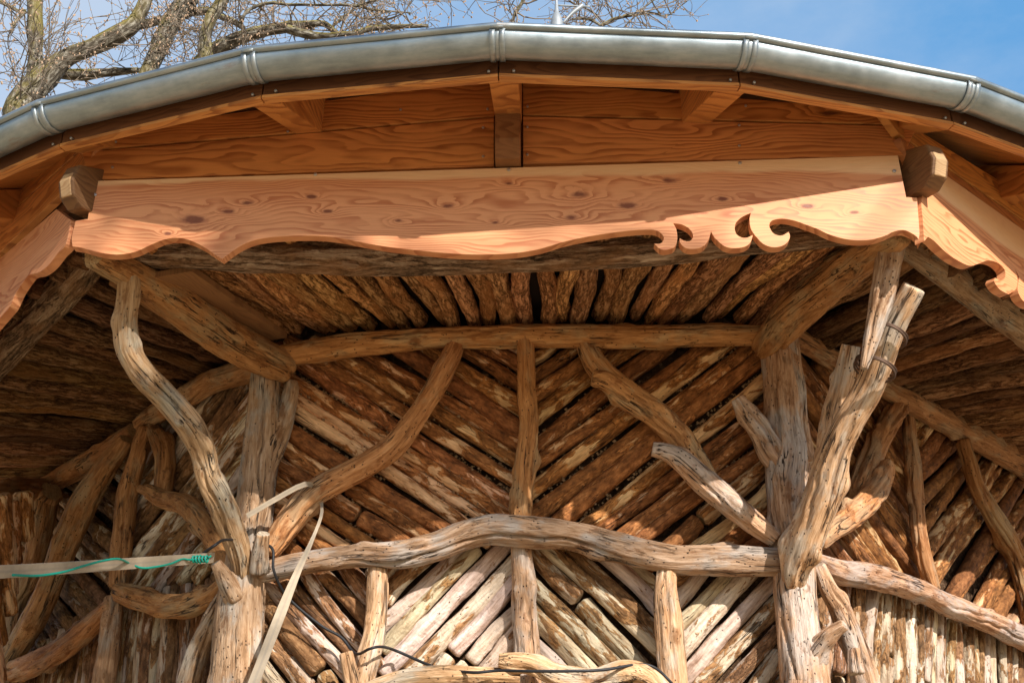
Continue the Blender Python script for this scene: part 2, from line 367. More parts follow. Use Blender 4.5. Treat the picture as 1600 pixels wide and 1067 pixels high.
def mat_backing():
    n = NB('crumbly_clay_backing'); g = n.n('ShaderNodeTexCoord').outputs['Object']
    a = n.noise(g, 9, 6, .65); b = n.noise(g, 55, 5, .7)
    c = n.ramp(n.math('ADD', n.math('MULTIPLY', a, .5), n.math('MULTIPLY', b, .5)), [(.40, (.03, .017, .010)), (.54, (.09, .05, .028)), (.66, (.34, .22, .13))])
    return n.done(c, .95, n.bump(b, 1., .02), spec=.1)
M_BACK = mat_backing()
def mat_zinc():
    n = NB('weathered_zinc'); g = n.n('ShaderNodeTexCoord').outputs['Object']; gc = n.attr('gc')
    a = n.noise(g, 7, 6, .62); b = n.noise(n.scl(gc, (.25, 1, 1)), 60, 5, .6); s = n.noise(n.scl(gc, (.3, 1, 1), (4, 2, 0)), 14, 6, .65)
    c = n.ramp(n.math('ADD', n.math('MULTIPLY', a, .65), n.math('MULTIPLY', b, .35)), [(.36, (.24, .29, .32)), (.5, (.33, .385, .415)), (.64, (.44, .485, .505))])
    spot = n.mr(s, .60, .68); c = n.mix(n.math('MULTIPLY', spot, .65), c, (.30, .25, .21))
    r = n.math('ADD', n.mr(a, .35, .65, .36, .48), n.math('MULTIPLY', spot, .15))
    return n.done(c, r, n.bump(n.math('ADD', n.noise(g, 5, 3), n.math('MULTIPLY', b, .06)), .22, .012), metal=.8, spec=.5)
M_ZINC = mat_zinc()
def simple(name, col, rough=.6, metal=0., var=.25, scale=20, bump=.3, coord='Object'):
    n = NB(name); g = n.n('ShaderNodeTexCoord').outputs[coord]; a = n.noise(g, scale, 5, .6)
    c = n.mix(n.mr(a, .3, .7, 0, var), col, tuple(q*.45 for q in col)); return n.done(c, rough, n.bump(a, bump, .004), metal=metal)
M_CRUMB = simple('pale_wood_crumbs', (.34, .215, .115), .95, scale=60, var=.6)
M_SCREW = simple('zinc_plated_screw', (.62, .64, .66), .3, .9)
M_FELT = simple('dark_roofing_felt', (.035, .024, .018), .95)
M_GREY = simple('grey_painted_metal', (.30, .33, .35), .5, .3)
M_CABLE = simple('black_cable_sheath', (.02, .02, .022), .5)
M_WIRE = simple('rusty_wire', (.10, .06, .04), .6, .5)
M_CORD = simple('green_plastic_cord', (.01, .30, .22), .4, scale=300)
M_ROOF = simple('grey_roof_sheet', (.30, .31, .31), .5, .4)
def mat_strap():
    n = NB('woven_cream_webbing'); g = n.attr('gc'); sx = n.n('ShaderNodeSeparateXYZ'); n.set(sx.inputs[0], g)
    wv = n.math('SINE', n.math('MULTIPLY', sx.outputs[0], 1500.)); wy = n.math('SINE', n.math('MULTIPLY', sx.outputs[1], 900.))
    wgt = n.math('MULTIPLY', wv, wy); st = n.mr(n.math('ABSOLUTE', sx.outputs[1]), .002, .004, .35, 0)
    c = n.mix(n.mr(n.noise(g, 40, 4), .35, .7, 0, .4), (.40, .325, .235), (.26, .21, .15)); c = n.mix(st, c, (.22, .2, .17))
    return n.done(c, .8, n.bump(wgt, .35, .001), spec=.2)
M_STRAP = mat_strap()
def mat_ground():
    n = NB('pale_gravel_path'); g = n.n('ShaderNodeTexCoord').outputs['Object']
    c = n.mix(n.noise(g, 40, 5), (.50, .365, .205), (.33, .235, .135)); return n.done(c, .95, n.bump(n.vor(g, 60), .6, .01))
def mat_treebark():
    n = NB('lichen_bark'); g = n.attr('gc'); a = n.noise(n.scl(g, (1, 1, .35)), 26, 6, .65); b = n.noise(n.scl(g, (1, 1, .6)), 5, 5, .6)
    c = n.ramp(a, [(.3, (.022, .018, .013)), (.5, (.10, .085, .064)), (.68, (.34, .32, .265))])
    no = n.n('ShaderNodeNewGeometry'); sn = n.n('ShaderNodeSeparateXYZ'); n.set(sn.inputs[0], no.outputs['Normal'])
    ms = n.math('MULTIPLY', n.mr(b, .42, .54), n.mr(sn.outputs[2], -.4, .4)); c = n.mix(n.math('MULTIPLY', ms, .85), c, n.mix(a, (.12, .10, .02), (.27, .22, .06)))
    return n.done(c, .9, n.bump(a, 1., .03), spec=.1)
M_TREE = mat_treebark()
M_TWIG = simple('grey_brown_twig', (.19, .15, .11), .8)
M_BUD = simple('opening_leaf_bud', (.42, .29, .19), .7)

# ------------------------------------------------------------------ ground
gs = 400
ground = obj('ground', [(-gs, -gs, GZ), (gs, -gs, GZ), (gs, gs, GZ), (-gs, gs, GZ)], [(0, 1, 2, 3)], mat_ground(), smooth=False); tag(ground, kind='structure')

# ------------------------------------------------------------------ pavilion shell
PV = empty('wooden_pavilion', (0, 0, GZ), 'rustic eight-sided wooden pavilion with log walls, carved valance and zinc gutter', 'pavilion')
def octa(a, z, off=(0, 0)): R = a/math.cos(math.pi/8); return [(R*math.sin(math.pi/8+i*math.pi/4)+off[0], -R*math.cos(math.pi/8+i*math.pi/4)+off[1], z) for i in range(8)]
v = octa(1.955, GZ)+octa(1.955, 3.15); f = [(i, (i+1) % 8, 8+(i+1) % 8, 8+i) for i in range(8)]+[tuple(range(8, 16))]
obj('core_wall', v, f, M_BACK, PV, smooth=False)
def ringpt(deg, R, z, cx=-.02): a = math.radians(deg); return (R*math.sin(a)+cx, -R*math.cos(a), z+.0135*R*math.sin(a))
NSEG = 32
rv = [ringpt(i*11.25, 3.30, 3.105) for i in range(NSEG)]+[ringpt(i*11.25, 3.30, 3.09) for i in range(NSEG)]+[(.0, 0, 5.30), (0, 0, 5.28)]
rf = [(i, (i+1) % NSEG, 64) for i in range(NSEG)]+[((i+1) % NSEG+32, i+32, 65) for i in range(NSEG)]+[(i, i+32, (i+1) % NSEG+32, (i+1) % NSEG) for i in range(NSEG)]
lv = [ringpt(i*11.25, 3.245, 3.094) for i in range(NSEG)]+[(0, 0, 5.2)]
roof = obj('roof', rv, rf, M_ROOF, PV, smooth=False)
obj('roof_lining', lv, [((i+1) % NSEG, i, 32) for i in range(NSEG)], M_OILED, PV, smooth=False, gc=[(x, y*3, z) for x, y, z in lv])

# planed boards: outline (list of (u,z)) on face k at apothem a, thickness th towards the axis
def board(name, outline, a, k, th, mat, parent=None, bev=.002, color=None, lab=None):
    outline = np.asarray(outline, float); n = fnorm(k); t = np.array([math.cos(math.radians(45*k)), math.sin(math.radians(45*k)), 0]); c = cen(a)
    fr = [c+n*a+t*u+np.array([0, 0, z]) for u, z in outline]; bk = [p-n*th for p in fr]; m = len(fr)
    o = 0. if mat is M_LARCHK else float(rng.uniform(-30, 30)); gz_ = float(rng.uniform(-5, 5)); up0 = 0 if mat in (M_LARCH, M_LARCHK) else float(rng.uniform(-3, 3))
    gc = [(u+o, z+up0, gz_) for u, z in outline]+[(u+o, z+up0, gz_-th) for u, z in outline]
    fc = [tuple(range(m)), tuple(range(2*m-1, m-1, -1))]+[(i, m+i, m+(i+1) % m, (i+1) % m) for i in range(m)]
    ob = obj(name, fr+bk, fc, mat, parent or PV, gc=gc, smooth=False, color=color)
    if bev:
        b = ob.modifiers.new('edge', 'BEVEL'); b.width = bev; b.segments = 2; b.limit_method = 'ANGLE'; b.angle_limit = math.radians(50)
    return ob
def px2uz(pts, a, k):
    t = np.array([math.cos(math.radians(45*k)), math.sin(math.radians(45*k)), 0]); out = []
    for x, y in pts:
        p, _ = at(x, y, a, k); out.append(((p-cen(a))@t, p[2]))
    return out
def smooth_poly(pts, keep=28):
    """round an outline through its points, keeping sharp corners sharp"""
    P = np.asarray(pts, float); out = []; m = len(P)
    def sharp(i):
        a, b = P[i]-P[i-1], P[(i+1) % m]-P[i]; return abs(math.degrees(math.atan2(a[0]*b[1]-a[1]*b[0], a@b))) > 58 or max(np.linalg.norm(a), np.linalg.norm(b)) > 130
    S = [sharp(i) for i in range(m)]
    for i in range(m):
        p0, p1, p2, p3 = P[i-1], P[i], P[(i+1) % m], P[(i+2) % m]
        if S[i]: p0 = 2*p1-p2
        if S[(i+1) % m]: p3 = 2*p2-p1
        d = np.linalg.norm(p2-p1); st = 1 if d > 130 else max(1, min(5, int(d/3)))
        for q in range(st):
            t = q/st; out.append(.5*((2*p1)+(-p0+p2)*t+(2*p0-5*p1+4*p2-p3)*t*t+(-p0+3*p1-3*p2+p3)*t**3))
    return out
VAL = [(145, 283), (137, 342), (118, 345), (112, 370), (113, 385), (130, 388), (155, 395), (182, 398), (210, 394), (235, 383), (258, 374), (280, 372), (300, 377), (320, 387), (336, 398), (347, 405),
 (356, 398), (370, 388), (390, 378), (415, 372), (455, 369), (500, 369), (535, 373), (565, 379), (605, 386), (650, 391), (700, 396), (750, 398), (800, 396), (840, 390), (885, 377), (930, 368), (980, 361), (1012, 359), (1024, 360),
 (1032, 364), (1037, 371), (1035, 378), (1029, 381), (1022, 380), (1026, 385), (1033, 390), (1044, 390), (1054, 386), (1058, 376), (1058, 365), (1056, 356), (1052, 349), (1065, 351), (1076, 357), (1082, 365), (1082, 372), (1077, 377), (1069, 376), (1062, 372),
 (1062, 378), (1067, 385), (1076, 389), (1087, 389), (1099, 385), (1107, 375), (1111, 362), (1116, 371), (1123, 378), (1132, 385), (1144, 388), (1159, 387), (1170, 382), (1175, 373), (1176, 367), (1168, 371), (1159, 371), (1151, 366), (1148, 357), (1150, 348), (1157, 341), (1164, 337), (1173, 333),
 (1171, 341), (1172, 354), (1176, 363), (1183, 372), (1192, 381), (1204, 386), (1217, 386), (1228, 381), (1234, 372), (1234, 366), (1232, 362), (1226, 366), (1219, 368), (1209, 365), (1204, 358), (1202, 352), (1206, 345), (1222, 342), (1241, 345), (1258, 351), (1277, 358), (1299, 368), (1329, 375), (1359, 375), (1382, 369), (1397, 362), (1412, 360), (1423, 364), (1433, 371), (1438, 381),
 (1436, 349), (1433, 309), (1416, 308), (1403, 243)]
VALR = [(1461, 262), (1441, 308), (1442, 345), (1444, 377), (1450, 370), (1459, 376), (1472, 389), (1491, 404), (1514, 415), (1529, 412), (1544, 407), (1559, 411), (1570, 422), (1570, 434), (1564, 439), (1555, 434), (1553, 439), (1562, 452), (1576, 460), (1587, 452), (1590, 440), (1588, 425), (1583, 416),
 (1592, 432), (1590, 452), (1597, 468), (1612, 478), (1630, 474), (1660, 490), (1720, 540), (1800, 610), (1800, 500), (1700, 431)]
VALL = [(88, 327), (111, 344), (103, 381), (90, 396), (75, 415), (60, 426), (47, 429), (41, 434), (26, 456), (15, 479), (0, 497), (-40, 545), (-90, 610), (-150, 690), (-150, 535)]
for pts, k in ((VAL, 0), (VALR, 1), (VALL, -1)):
    vb = board('valance_board', px2uz(smooth_poly(pts), 2.9, k), 2.9, k, .028, M_LARCHK if k == 0 else M_LARCH, bev=.0012)
    if k == 0:
        for x, y in ((149, 305), (1397, 268), (493, 273), (795, 266), (1156, 255), (1153, 259)):
            if x == 1153: continue
            p, m = at(x, y, 2.9)
            d = tube_data([p+[0, .004, 0], p+[0, -.0035, 0]], [.0052, .0052], seg=12, step=.004, lump=0, ridge=0, ends=(.8, .8)); mk('screw', d, M_SCREW, vb)
# frieze boards above the valance
FR = {'low_l': [(128, 238), (772, 184), (772, 259), (140, 281)], 'low_r': [(817, 182), (1432, 198), (1412, 243), (817, 256)],
      'up_l': [(80, 215), (772, 100), (772, 181), (127, 235)], 'up_r': [(817, 100), (1500, 160), (1433, 195), (817, 179)]}
AF = 2.888
for k in (-2, -1, 0, 1, 2):
    for key, pts in FR.items():
        oz = [(u, min(z, 3.19+.15*(1-abs(u)/1.2))) for u, z in px2uz(pts, AF, 0)]
        fb_ = board('frieze_board', oz, AF, k, .025, M_OILED, color=(*(rng.uniform(.8, 1.2)*np.array([1, rng.uniform(.92, 1.05), rng.uniform(.85, 1.1)])), 1))
        if k == 0:
            for x, y in {'low_l': ((176, 262), (450, 206), (755, 200), (755, 245)), 'low_r': ((824, 199), (824, 242), (1155, 196), (1155, 228), (1395, 210)), 'up_l': ((181, 222), (447, 186), (496, 186), (626, 172), (762, 171)), 'up_r': ((824, 167), (1107, 165), (1109, 139), (1165, 166))}[key]:
                p, m = at(x, y, AF); mk('screw', tube_data([p+[0, .004, 0], p+[0, -.003, 0]], [.0042, .0042], seg=10, step=.004, lump=0, ridge=0), M_SCREW, fb_)
    board('frieze_backing', [(-1.17, 2.99), (1.17, 2.99), (1.17, 3.18), (0, 3.32), (-1.17, 3.18)], AF-.03, k, .02, M_DARKWOOD)

# rafters: profile in the radial plane, extruded sideways
def radial(name, prof, deg, width, mat, cx=-.03, parent=None, color=None, bev=.003):
    a = math.radians(deg); d = np.array([math.sin(a), -math.cos(a), 0]); t = np.array([math.cos(a), math.sin(a), 0]); c = np.array([cx, 0, 0])
    prof = np.asarray(prof, float); m = len(prof); tl = .0135*math.sin(a)
    V = [c+d*r+t*s*width/2+np.array([0, 0, z+tl*r]) for s in (-1, 1) for r, z in prof]; o = rng.uniform(-20, 20)
    G = [(r+o, z+o, s*width/2+o) for s in (-1, 1) for r, z in prof]
    fc = [tuple(range(m)), tuple(range(2*m-1, m-1, -1))]+[(i, m+i, m+(i+1) % m, (i+1) % m) for i in range(m)]
    ob = obj(name, V, fc, mat, parent or PV, gc=G, smooth=False, color=color)
    b = ob.modifiers.new('edge', 'BEVEL'); b.width = bev; b.segments = 2
    return ob
for k in (-1, 0, 1):
    for q in (-11.25, 0, 11.25):
        radial('rafter', [(2.86, 3.185), (3.245, 3.022), (3.245, 3.09), (2.86, 3.33)], 45*k+q, .078, M_OILED, cx=-.008 if k == 0 and q == 0 else -.03)
    radial('nose_block', [(2.89, 3.003), (2.93, 3.006), (2.955, 3.06), (2.965, 3.155), (2.89, 3.19)], 45*k, .074, M_NOSE, cx=-.008 if k == 0 else -.03)
for q in (-67.5, -22.5, 22.5, 67.5):
    radial('rafter', [(3.05, 3.15), (3.245, 3.03), (3.245, 3.09), (3.05, 3.20)], q, .085, M_OILED)
    hb = radial('hip_beam_end', [(3.0, 2.90), (3.165, 2.865), (3.205, 2.885), (3.222, 2.93), (3.205, 2.99), (3.0, 3.09)], q, .054, M_BEAMEND, bev=.006)
    radial('cut_end', [(3.2065, 2.8845), (3.2245, 2.93), (3.216, 2.958), (3.195, 2.94), (3.19, 2.89)], q, .038, M_PALECUT, parent=hb)

# fascia and gutter, straight runs between vertices every 11.25 degrees
def run(prof, d0, d1, closed=True, cx=-.02):
    V = [ringpt(dg, r, z, cx) for dg in (d0, d1) for r, z in prof]; m = len(prof)
    L_ = np.linalg.norm(np.array(V[0])-np.array(V[m])); o = rng.uniform(-20, 20)
    s = np.r_[0, np.cumsum(np.linalg.norm(np.diff(np.array(prof), axis=0), axis=1))]
    G = [(e*L_+o, s[i]+o, o) for e in (0, 1) for i in range(m)]
    fc = [(i, (i+1) % m, m+(i+1) % m, m+i) for i in range(m if closed else m-1)]
    if closed: fc += [tuple(range(m-1, -1, -1)), tuple(range(m, 2*m))]
    return np.array(V), fc, np.array(G), np.zeros(2*m)
VS = [i*11.25 for i in range(-7, 8)]
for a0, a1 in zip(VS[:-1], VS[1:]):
    mk('lit_edge_strip', run([(3.281, 3.008), (3.281, 3.018), (3.256, 3.018), (3.256, 3.008)], a0+.03, a1-.03), M_OILED, PV, smooth=False)  # added lighter strip; its colour paints ground light along the fascia's underside
    d = run([(3.277, 3.02), (3.277, 3.10), (3.247, 3.10), (3.247, 3.02)], a0+.04, a1-.04); mk('fascia_board', d, M_DARKWOOD, PV, smooth=False, color=(*([rng.uniform(.8, 1.25)]*3), 1))
R0, ZT, r_ = 3.332, 3.083, .049
def gprof(r, n=14, a0=180, a1=360): return [(R0+r*math.cos(math.radians(a)), ZT+r*math.sin(math.radians(a))) for a in np.linspace(a0, a1, n)]
bead = [(R0+r_+.010*math.cos(math.radians(a))+.003, ZT+.004+.010*math.sin(math.radians(a))) for a in np.linspace(-100, 210, 12)]
ds = []
for a0, a1 in zip(VS[:-1], VS[1:]):
    ds.append(run(gprof(r_), a0, a1, False)); ds.append(run(bead, a0, a1, False)); ds.append(run(gprof(r_-.0025)[::-1], a0, a1, False))
gut = mk('gutter', join(ds), M_ZINC, PV)
for dg in VS:
    dw = .16
    ds = []
    for o in (-.22, .22):
        pr = gprof(r_+.0055, 14, 190, 352)+gprof(r_+.001, 14, 190, 352)[::-1]; ds.append(run(pr, dg+o-dw*.75, dg+o+dw*.75))
    pr = gprof(r_+.0025, 14, 188, 354)+gprof(r_+.001, 14, 188, 354)[::-1]; ds.append(run(pr, dg-.30, dg+.30))
    ds.append(run([(R0+r_-.012, ZT+.012), (R0+r_+.008, ZT+.012), (R0+r_+.011, ZT-.006), (R0+r_+.004, ZT-.006), (R0+r_-.012, ZT+.008)], dg-.28, dg+.28))
    mk('gutter_bracket', join(ds), M_ZINC, gut)
    mk('clip', run([(R0-.01, ZT+.005), (R0+.02, ZT+.03), (R0+.02, ZT+.036), (R0-.01, ZT+.012)], dg-.75, dg-.15), M_ZINC, gut, smooth=False)
    for o in (-.45, .7):
        p = np.array(ringpt(dg+o, 3.279, 3.025)); n_ = p*[1, 1, 0]/np.linalg.norm(p[:2]); mk('screw', tube_data([p-n_*.003, p+n_*.004], [.004, .004], seg=10, step=.004, lump=0, ridge=0), M_SCREW, gut)

# ------------------------------------------------------------------ soffit: bark slabs radiating under the eave
def slab(deg, a_in, a_out, w_in, w_out, k, z_in=2.975, z_out=2.862):
    a = math.radians(deg); c = math.cos(math.radians(deg-45*k)); d = np.array([math.sin(a), -math.cos(a), 0])
    ts = np.linspace(0, 1, 4); P, R = [], []
    for t in ts:
        rr = (a_in+(a_out-a_in)*t)/c; p = d*rr+np.array([-.03*t, 0, z_in+(z_out-z_in)*t+.0135*d[0]*rr]); tt = np.array([math.cos(a), math.sin(a), 0])
        P.append(p+tt*rng.uniform(-.014, .014)+np.array([0, 0, rng.uniform(-.012, .012)])); R.append((w_in+(w_out-w_in)*t)/2)
    return tube_data(P, R, seg=20, step=.014, lump=.16, ridge=.12, knots=2, flat=1.0, fine=.03, flatdir=[0, 0, 1.], ends=(.75, .8))
for k in (-2, -1, 0, 1, 2):
    t_ = lambda a, dg: a/math.cos(math.radians(dg))
    cor = [45*k-22.5, 45*k+22.5]
    cv = []
    for a_, z_ in ((1.9, 3.03), (2.82, 2.925)):
        for q in cor: cv.append((t_(a_, 22.5)*math.sin(math.radians(q)), -t_(a_, 22.5)*math.cos(math.radians(q)), z_))
    cv += [(x, y, z+.02) for x, y, z in cv]
    sof = obj('soffit', cv, [(0, 1, 3, 2), (4, 6, 7, 5), (0, 2, 6, 4), (1, 5, 7, 3), (0, 4, 5, 1), (2, 3, 7, 6)], M_FELT, PV, smooth=False)
    N = 28 if k == 0 else 17 if abs(k) == 1 else 14 if k == -2 else 0
    tt = np.tan(np.radians(22.5))*np.linspace(-.97, .97, N); tt = tt+rng.uniform(-.004, .004, N)
    for u in tt:
        dg = 45*k+math.degrees(math.atan(u)); wo = 2.87*.80/N*(rng.uniform(.66, .98) if k == 0 else rng.uniform(.52, .76)); wi = wo*rng.uniform(.74, .88)
        g_ = rng.uniform(.85, 1.5)*1.4 if k == 0 else rng.uniform(.34, 1.05); dk = 1.0  # front slabs coloured brighter to paint the reflected glow; side slabs darker
        d = slab(dg, 2.03+rng.uniform(-.02, .03), 2.82, wi, wo, k)
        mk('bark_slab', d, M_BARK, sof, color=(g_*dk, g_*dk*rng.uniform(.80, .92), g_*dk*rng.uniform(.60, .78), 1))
# flat plank beside the left hip rafter
d1, _ = at(262, 425, 2.80); d2, _ = at(445, 530, 2.12)

# ------------------------------------------------------------------ wall panels of split logs
def clip_line(poly, p, d):
    ts = []; m = len(poly)
    for i in range(m):
        a, b = poly[i], poly[(i+1) % m]; e = b-a; den = d[0]*e[1]-d[1]*e[0]
        if abs(den) < 1e-9: continue
        s = ((a-p)[0]*e[1]-(a-p)[1]*e[0])/den; u = ((a-p)[0]*d[1]-(a-p)[1]*d[0])/den
        if 0 <= u <= 1: ts.append(s)
    return sorted(ts)
def panel(poly, slope, k, wmin, wmax, bark, tint=(1, 1, 1), a=2.005, jit=.05, crumb=0, bo=-.045):
    t = np.array([math.cos(math.radians(45*k)), math.sin(math.radians(45*k)), 0]); n = fnorm(k)
    P = np.array([((at(x, y, a, k)[0])@t, at(x, y, a, k)[0][2]) for x, y in poly]); c = np.mean(np.array(poly), 0)
    p0 = at(c[0], c[1], a, k)[0]; dx, dy = (1, slope) if abs(slope) < 20 else (0, 1)
    p1 = at(c[0]+dx*20, c[1]+dy*20, a, k)[0]; d = np.array([(p1-p0)@t, (p1-p0)[2]]); d /= np.linalg.norm(d); nn = np.array([-d[1], d[0]])
    pr = P@nn; lo, hi = pr.min(), pr.max()
    lo_z, hi_z = P.min(0), P.max(0)
    V = [n*(a+bo)+t*u+np.array([0, 0, z]) for u, z in P]; V += [q-n*.015 for q in V]; m = len(P)
    pan = obj('wall_panel', V, [tuple(range(m)), tuple(range(2*m-1, m-1, -1))]+[(i, m+i, m+(i+1) % m, (i+1) % m) for i in range(m)], M_BACK, PV, smooth=False)
    pos = lo+.01; crumbs = []
    while pos < hi:
        wd = rng.uniform(wmin, wmax); pc = pos+wd/2; pos += wd*rng.uniform(.98, 1.16)
        ang = rng.uniform(-jit, jit); dd = np.array([d[0]*math.cos(ang)-d[1]*math.sin(ang), d[0]*math.sin(ang)+d[1]*math.cos(ang)])
        cand = P.mean(0); pp = cand+nn*(pc-cand@nn)
        ts = clip_line(P, pp, dd)
        if len(ts) < 2: continue
        s0, s1 = ts[0]-rng.uniform(-.02, .03), ts[-1]+rng.uniform(-.02, .03)
        if s1-s0 < .06: continue
        segs = [(s0, s1)]
        if s1-s0 > .5 and rng.random() < .15:
            q = s0+(s1-s0)*rng.uniform(.35, .65); segs = [(s0, q-.012), (q+.012, s1)]
        for e0, e1 in segs:
            dep = rng.uniform(-.012, .012); r0 = wd/2*rng.uniform(.92, 1.06); r1 = wd/2*rng.uniform(.86, 1.04)
            pts, rad = [], []
            bow = rng.uniform(-.012, .012)
            for q in np.linspace(0, 1, 4):
                uv = pp+dd*(e0+(e1-e0)*q)+nn*bow*math.sin(math.pi*q); pts.append(n*(a+dep+rng.uniform(-.004, .004))+t*uv[0]+np.array([0, 0, uv[1]])); rad.append(r0+(r1-r0)*q)
            if crumb:
                for _ in range(int((e1-e0)*crumb)):
                    q = rng.uniform(.03, .97); 
                    if fbm(np.array([[q*(e1-e0)*5, pc*9, 3.3]]), 5, 2)[0] < .05: continue
                    uv = pp+dd*(e0+(e1-e0)*q)+nn*(wd/2+rng.normal(0, .006)); crumbs.append((n*(a+rng.uniform(-.022, .012))+t*uv[0]+np.array([0, 0, uv[1]]), rng.uniform(.002, .0075)))
            dat = tube_data(pts, rad, seg=28, step=.011, lump=.10, ridge=.10, fine=.035, knots=int(rng.integers(0, 3)), ends=(.72, .72))
            g_ = rng.uniform(.78, 1.15)
            mk('log', dat, M_LOG, pan, color=(g_*tint[0], g_*tint[1]*rng.uniform(.93, 1.05), g_*tint[2]*rng.uniform(.85, 1.05), bark+rng.uniform(-.12, .12)))
    if crumbs:
        V, Fc = [], []
        o8 = np.array([(1, 0, 0), (-1, 0, 0), (0, 1, 0), (0, -1, 0), (0, 0, 1), (0, 0, -1)], float); f8 = [(0, 2, 4), (2, 1, 4), (1, 3, 4), (3, 0, 4), (2, 0, 5), (1, 2, 5), (3, 1, 5), (0, 3, 5)]
        for i, (p, r) in enumerate(crumbs): V.append(p+o8*r*rng.uniform(.5, 1.3, (6, 3))); Fc += [tuple(x+6*i for x in q) for q in f8]
        c_ = obj('wood_crumbs', np.vstack(V), Fc, M_CRUMB, pan, smooth=False); tag(c_, kind='stuff')
    return pan
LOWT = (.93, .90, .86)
UPT = (1.34, 1.0, .68)  # less weathered orange wood, brightened further to paint the warm glow under the eave
panel([(425, 540), (822, 532), (818, 845), (700, 868), (425, 895)], 0.66, 0, .042, .068, .55, UPT, crumb=260)
panel([(828, 532), (1205, 530), (1220, 885), (1060, 885), (825, 845)], -.78, 0, .042, .068, .48, UPT, crumb=200)
panel([(400, 900), (592, 880), (590, 1200), (395, 1200)], 1.15, 0, .042, .062, .26, LOWT)
panel([(598, 880), (816, 845), (820, 1200), (595, 1200)], -1.08, 0, .042, .062, .28, LOWT)
panel([(826, 845), (1045, 880), (1045, 1200), (828, 1200)], 1.0, 0, .044, .064, .26, LOWT)
panel([(1050, 885), (1212, 880), (1230, 1200), (1050, 1200)], -1.2, 0, .044, .064, .22, LOWT)
panel([(1235, 545), (1405, 640), (1450, 925), (1275, 890)], 1.4, 1, .044, .072, .62, (.95, .72, .50))  # tint darkened here and in the next panel to paint the shaded bay
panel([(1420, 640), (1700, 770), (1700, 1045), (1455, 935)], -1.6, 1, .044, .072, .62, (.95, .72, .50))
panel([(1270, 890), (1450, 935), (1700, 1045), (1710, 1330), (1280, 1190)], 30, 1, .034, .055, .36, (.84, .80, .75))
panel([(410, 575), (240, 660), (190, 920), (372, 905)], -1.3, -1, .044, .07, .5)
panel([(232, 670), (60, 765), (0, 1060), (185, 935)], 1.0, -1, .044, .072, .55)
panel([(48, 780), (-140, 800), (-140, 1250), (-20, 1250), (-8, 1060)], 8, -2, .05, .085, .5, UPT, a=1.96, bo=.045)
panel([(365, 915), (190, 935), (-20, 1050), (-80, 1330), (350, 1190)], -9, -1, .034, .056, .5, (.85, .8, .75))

# ------------------------------------------------------------------ natural branches of the frame
def br(name, parts, tint=1., warm=1., parent=None, lab=None):
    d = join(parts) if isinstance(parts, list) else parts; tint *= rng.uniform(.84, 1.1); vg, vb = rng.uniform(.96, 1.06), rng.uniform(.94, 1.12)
    tint *= 1.15 if warm > 1 else 1.06  # warm upper branches lifted more: orange glow painted over their own amber
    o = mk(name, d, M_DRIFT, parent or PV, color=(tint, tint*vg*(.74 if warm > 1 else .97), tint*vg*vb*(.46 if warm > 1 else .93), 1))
    if lab: o['label'] = lab
    return o
# wall plate beams
br('wall_beam', limb([(440, 556, 34), (500, 547, 38), (550, 539, 38), (620, 534, 36), (700, 528, 35), (812, 525, 38), (900, 525, 38), (987, 527, 38), (1100, 524, 36), (1190, 524, 34)], 2.10, 2.10, ridge=.08), 1.0, 2)
br('wall_beam', limb([(1228, 520, 34), (1247, 530, 34), (1292, 556, 34), (1340, 582, 33), (1386, 609, 33), (1442, 639, 36), (1517, 680, 38), (1600, 725, 40), (1700, 780, 42)], 2.08, 2.08, 1), .8, 2)
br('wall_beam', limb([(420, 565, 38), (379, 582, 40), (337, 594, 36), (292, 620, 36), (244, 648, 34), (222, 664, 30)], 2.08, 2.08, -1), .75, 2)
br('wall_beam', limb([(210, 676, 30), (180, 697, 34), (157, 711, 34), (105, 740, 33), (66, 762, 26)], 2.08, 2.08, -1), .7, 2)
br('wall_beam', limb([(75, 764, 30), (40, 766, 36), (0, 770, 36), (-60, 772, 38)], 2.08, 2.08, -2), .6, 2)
# eave ring logs, bark still on
mk('ring_log', limb([(140, 398, 46), (225, 392, 50), (400, 399, 50), (550, 404, 50), (775, 402, 50), (987, 391, 50), (1175, 374, 48), (1325, 360, 46), (1405, 352, 44)], 2.72, 2.72, seg=40, step=.01, lump=.07, ridge=.16, knots=3), M_RINGBARK, PV)
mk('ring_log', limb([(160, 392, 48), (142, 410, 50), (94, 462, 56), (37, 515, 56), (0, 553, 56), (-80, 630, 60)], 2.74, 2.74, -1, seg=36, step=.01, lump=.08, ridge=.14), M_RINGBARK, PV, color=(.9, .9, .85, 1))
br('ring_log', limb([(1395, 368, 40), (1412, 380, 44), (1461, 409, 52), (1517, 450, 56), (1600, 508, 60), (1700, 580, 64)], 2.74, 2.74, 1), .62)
# hip rafters
def hip(pts, y0, y1, tint): return br('hip_rafter', limb(pts, y0, y1, 0, lump=.13, knots=6), tint, 2)
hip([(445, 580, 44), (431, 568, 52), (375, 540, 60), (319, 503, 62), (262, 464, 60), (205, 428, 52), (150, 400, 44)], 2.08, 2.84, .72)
hip([(1195, 545, 44), (1209, 527, 56), (1247, 482, 64), (1292, 446, 62), (1337, 410, 58), (1367, 389, 52), (1405, 365, 44)], 2.08, 2.84, .85)
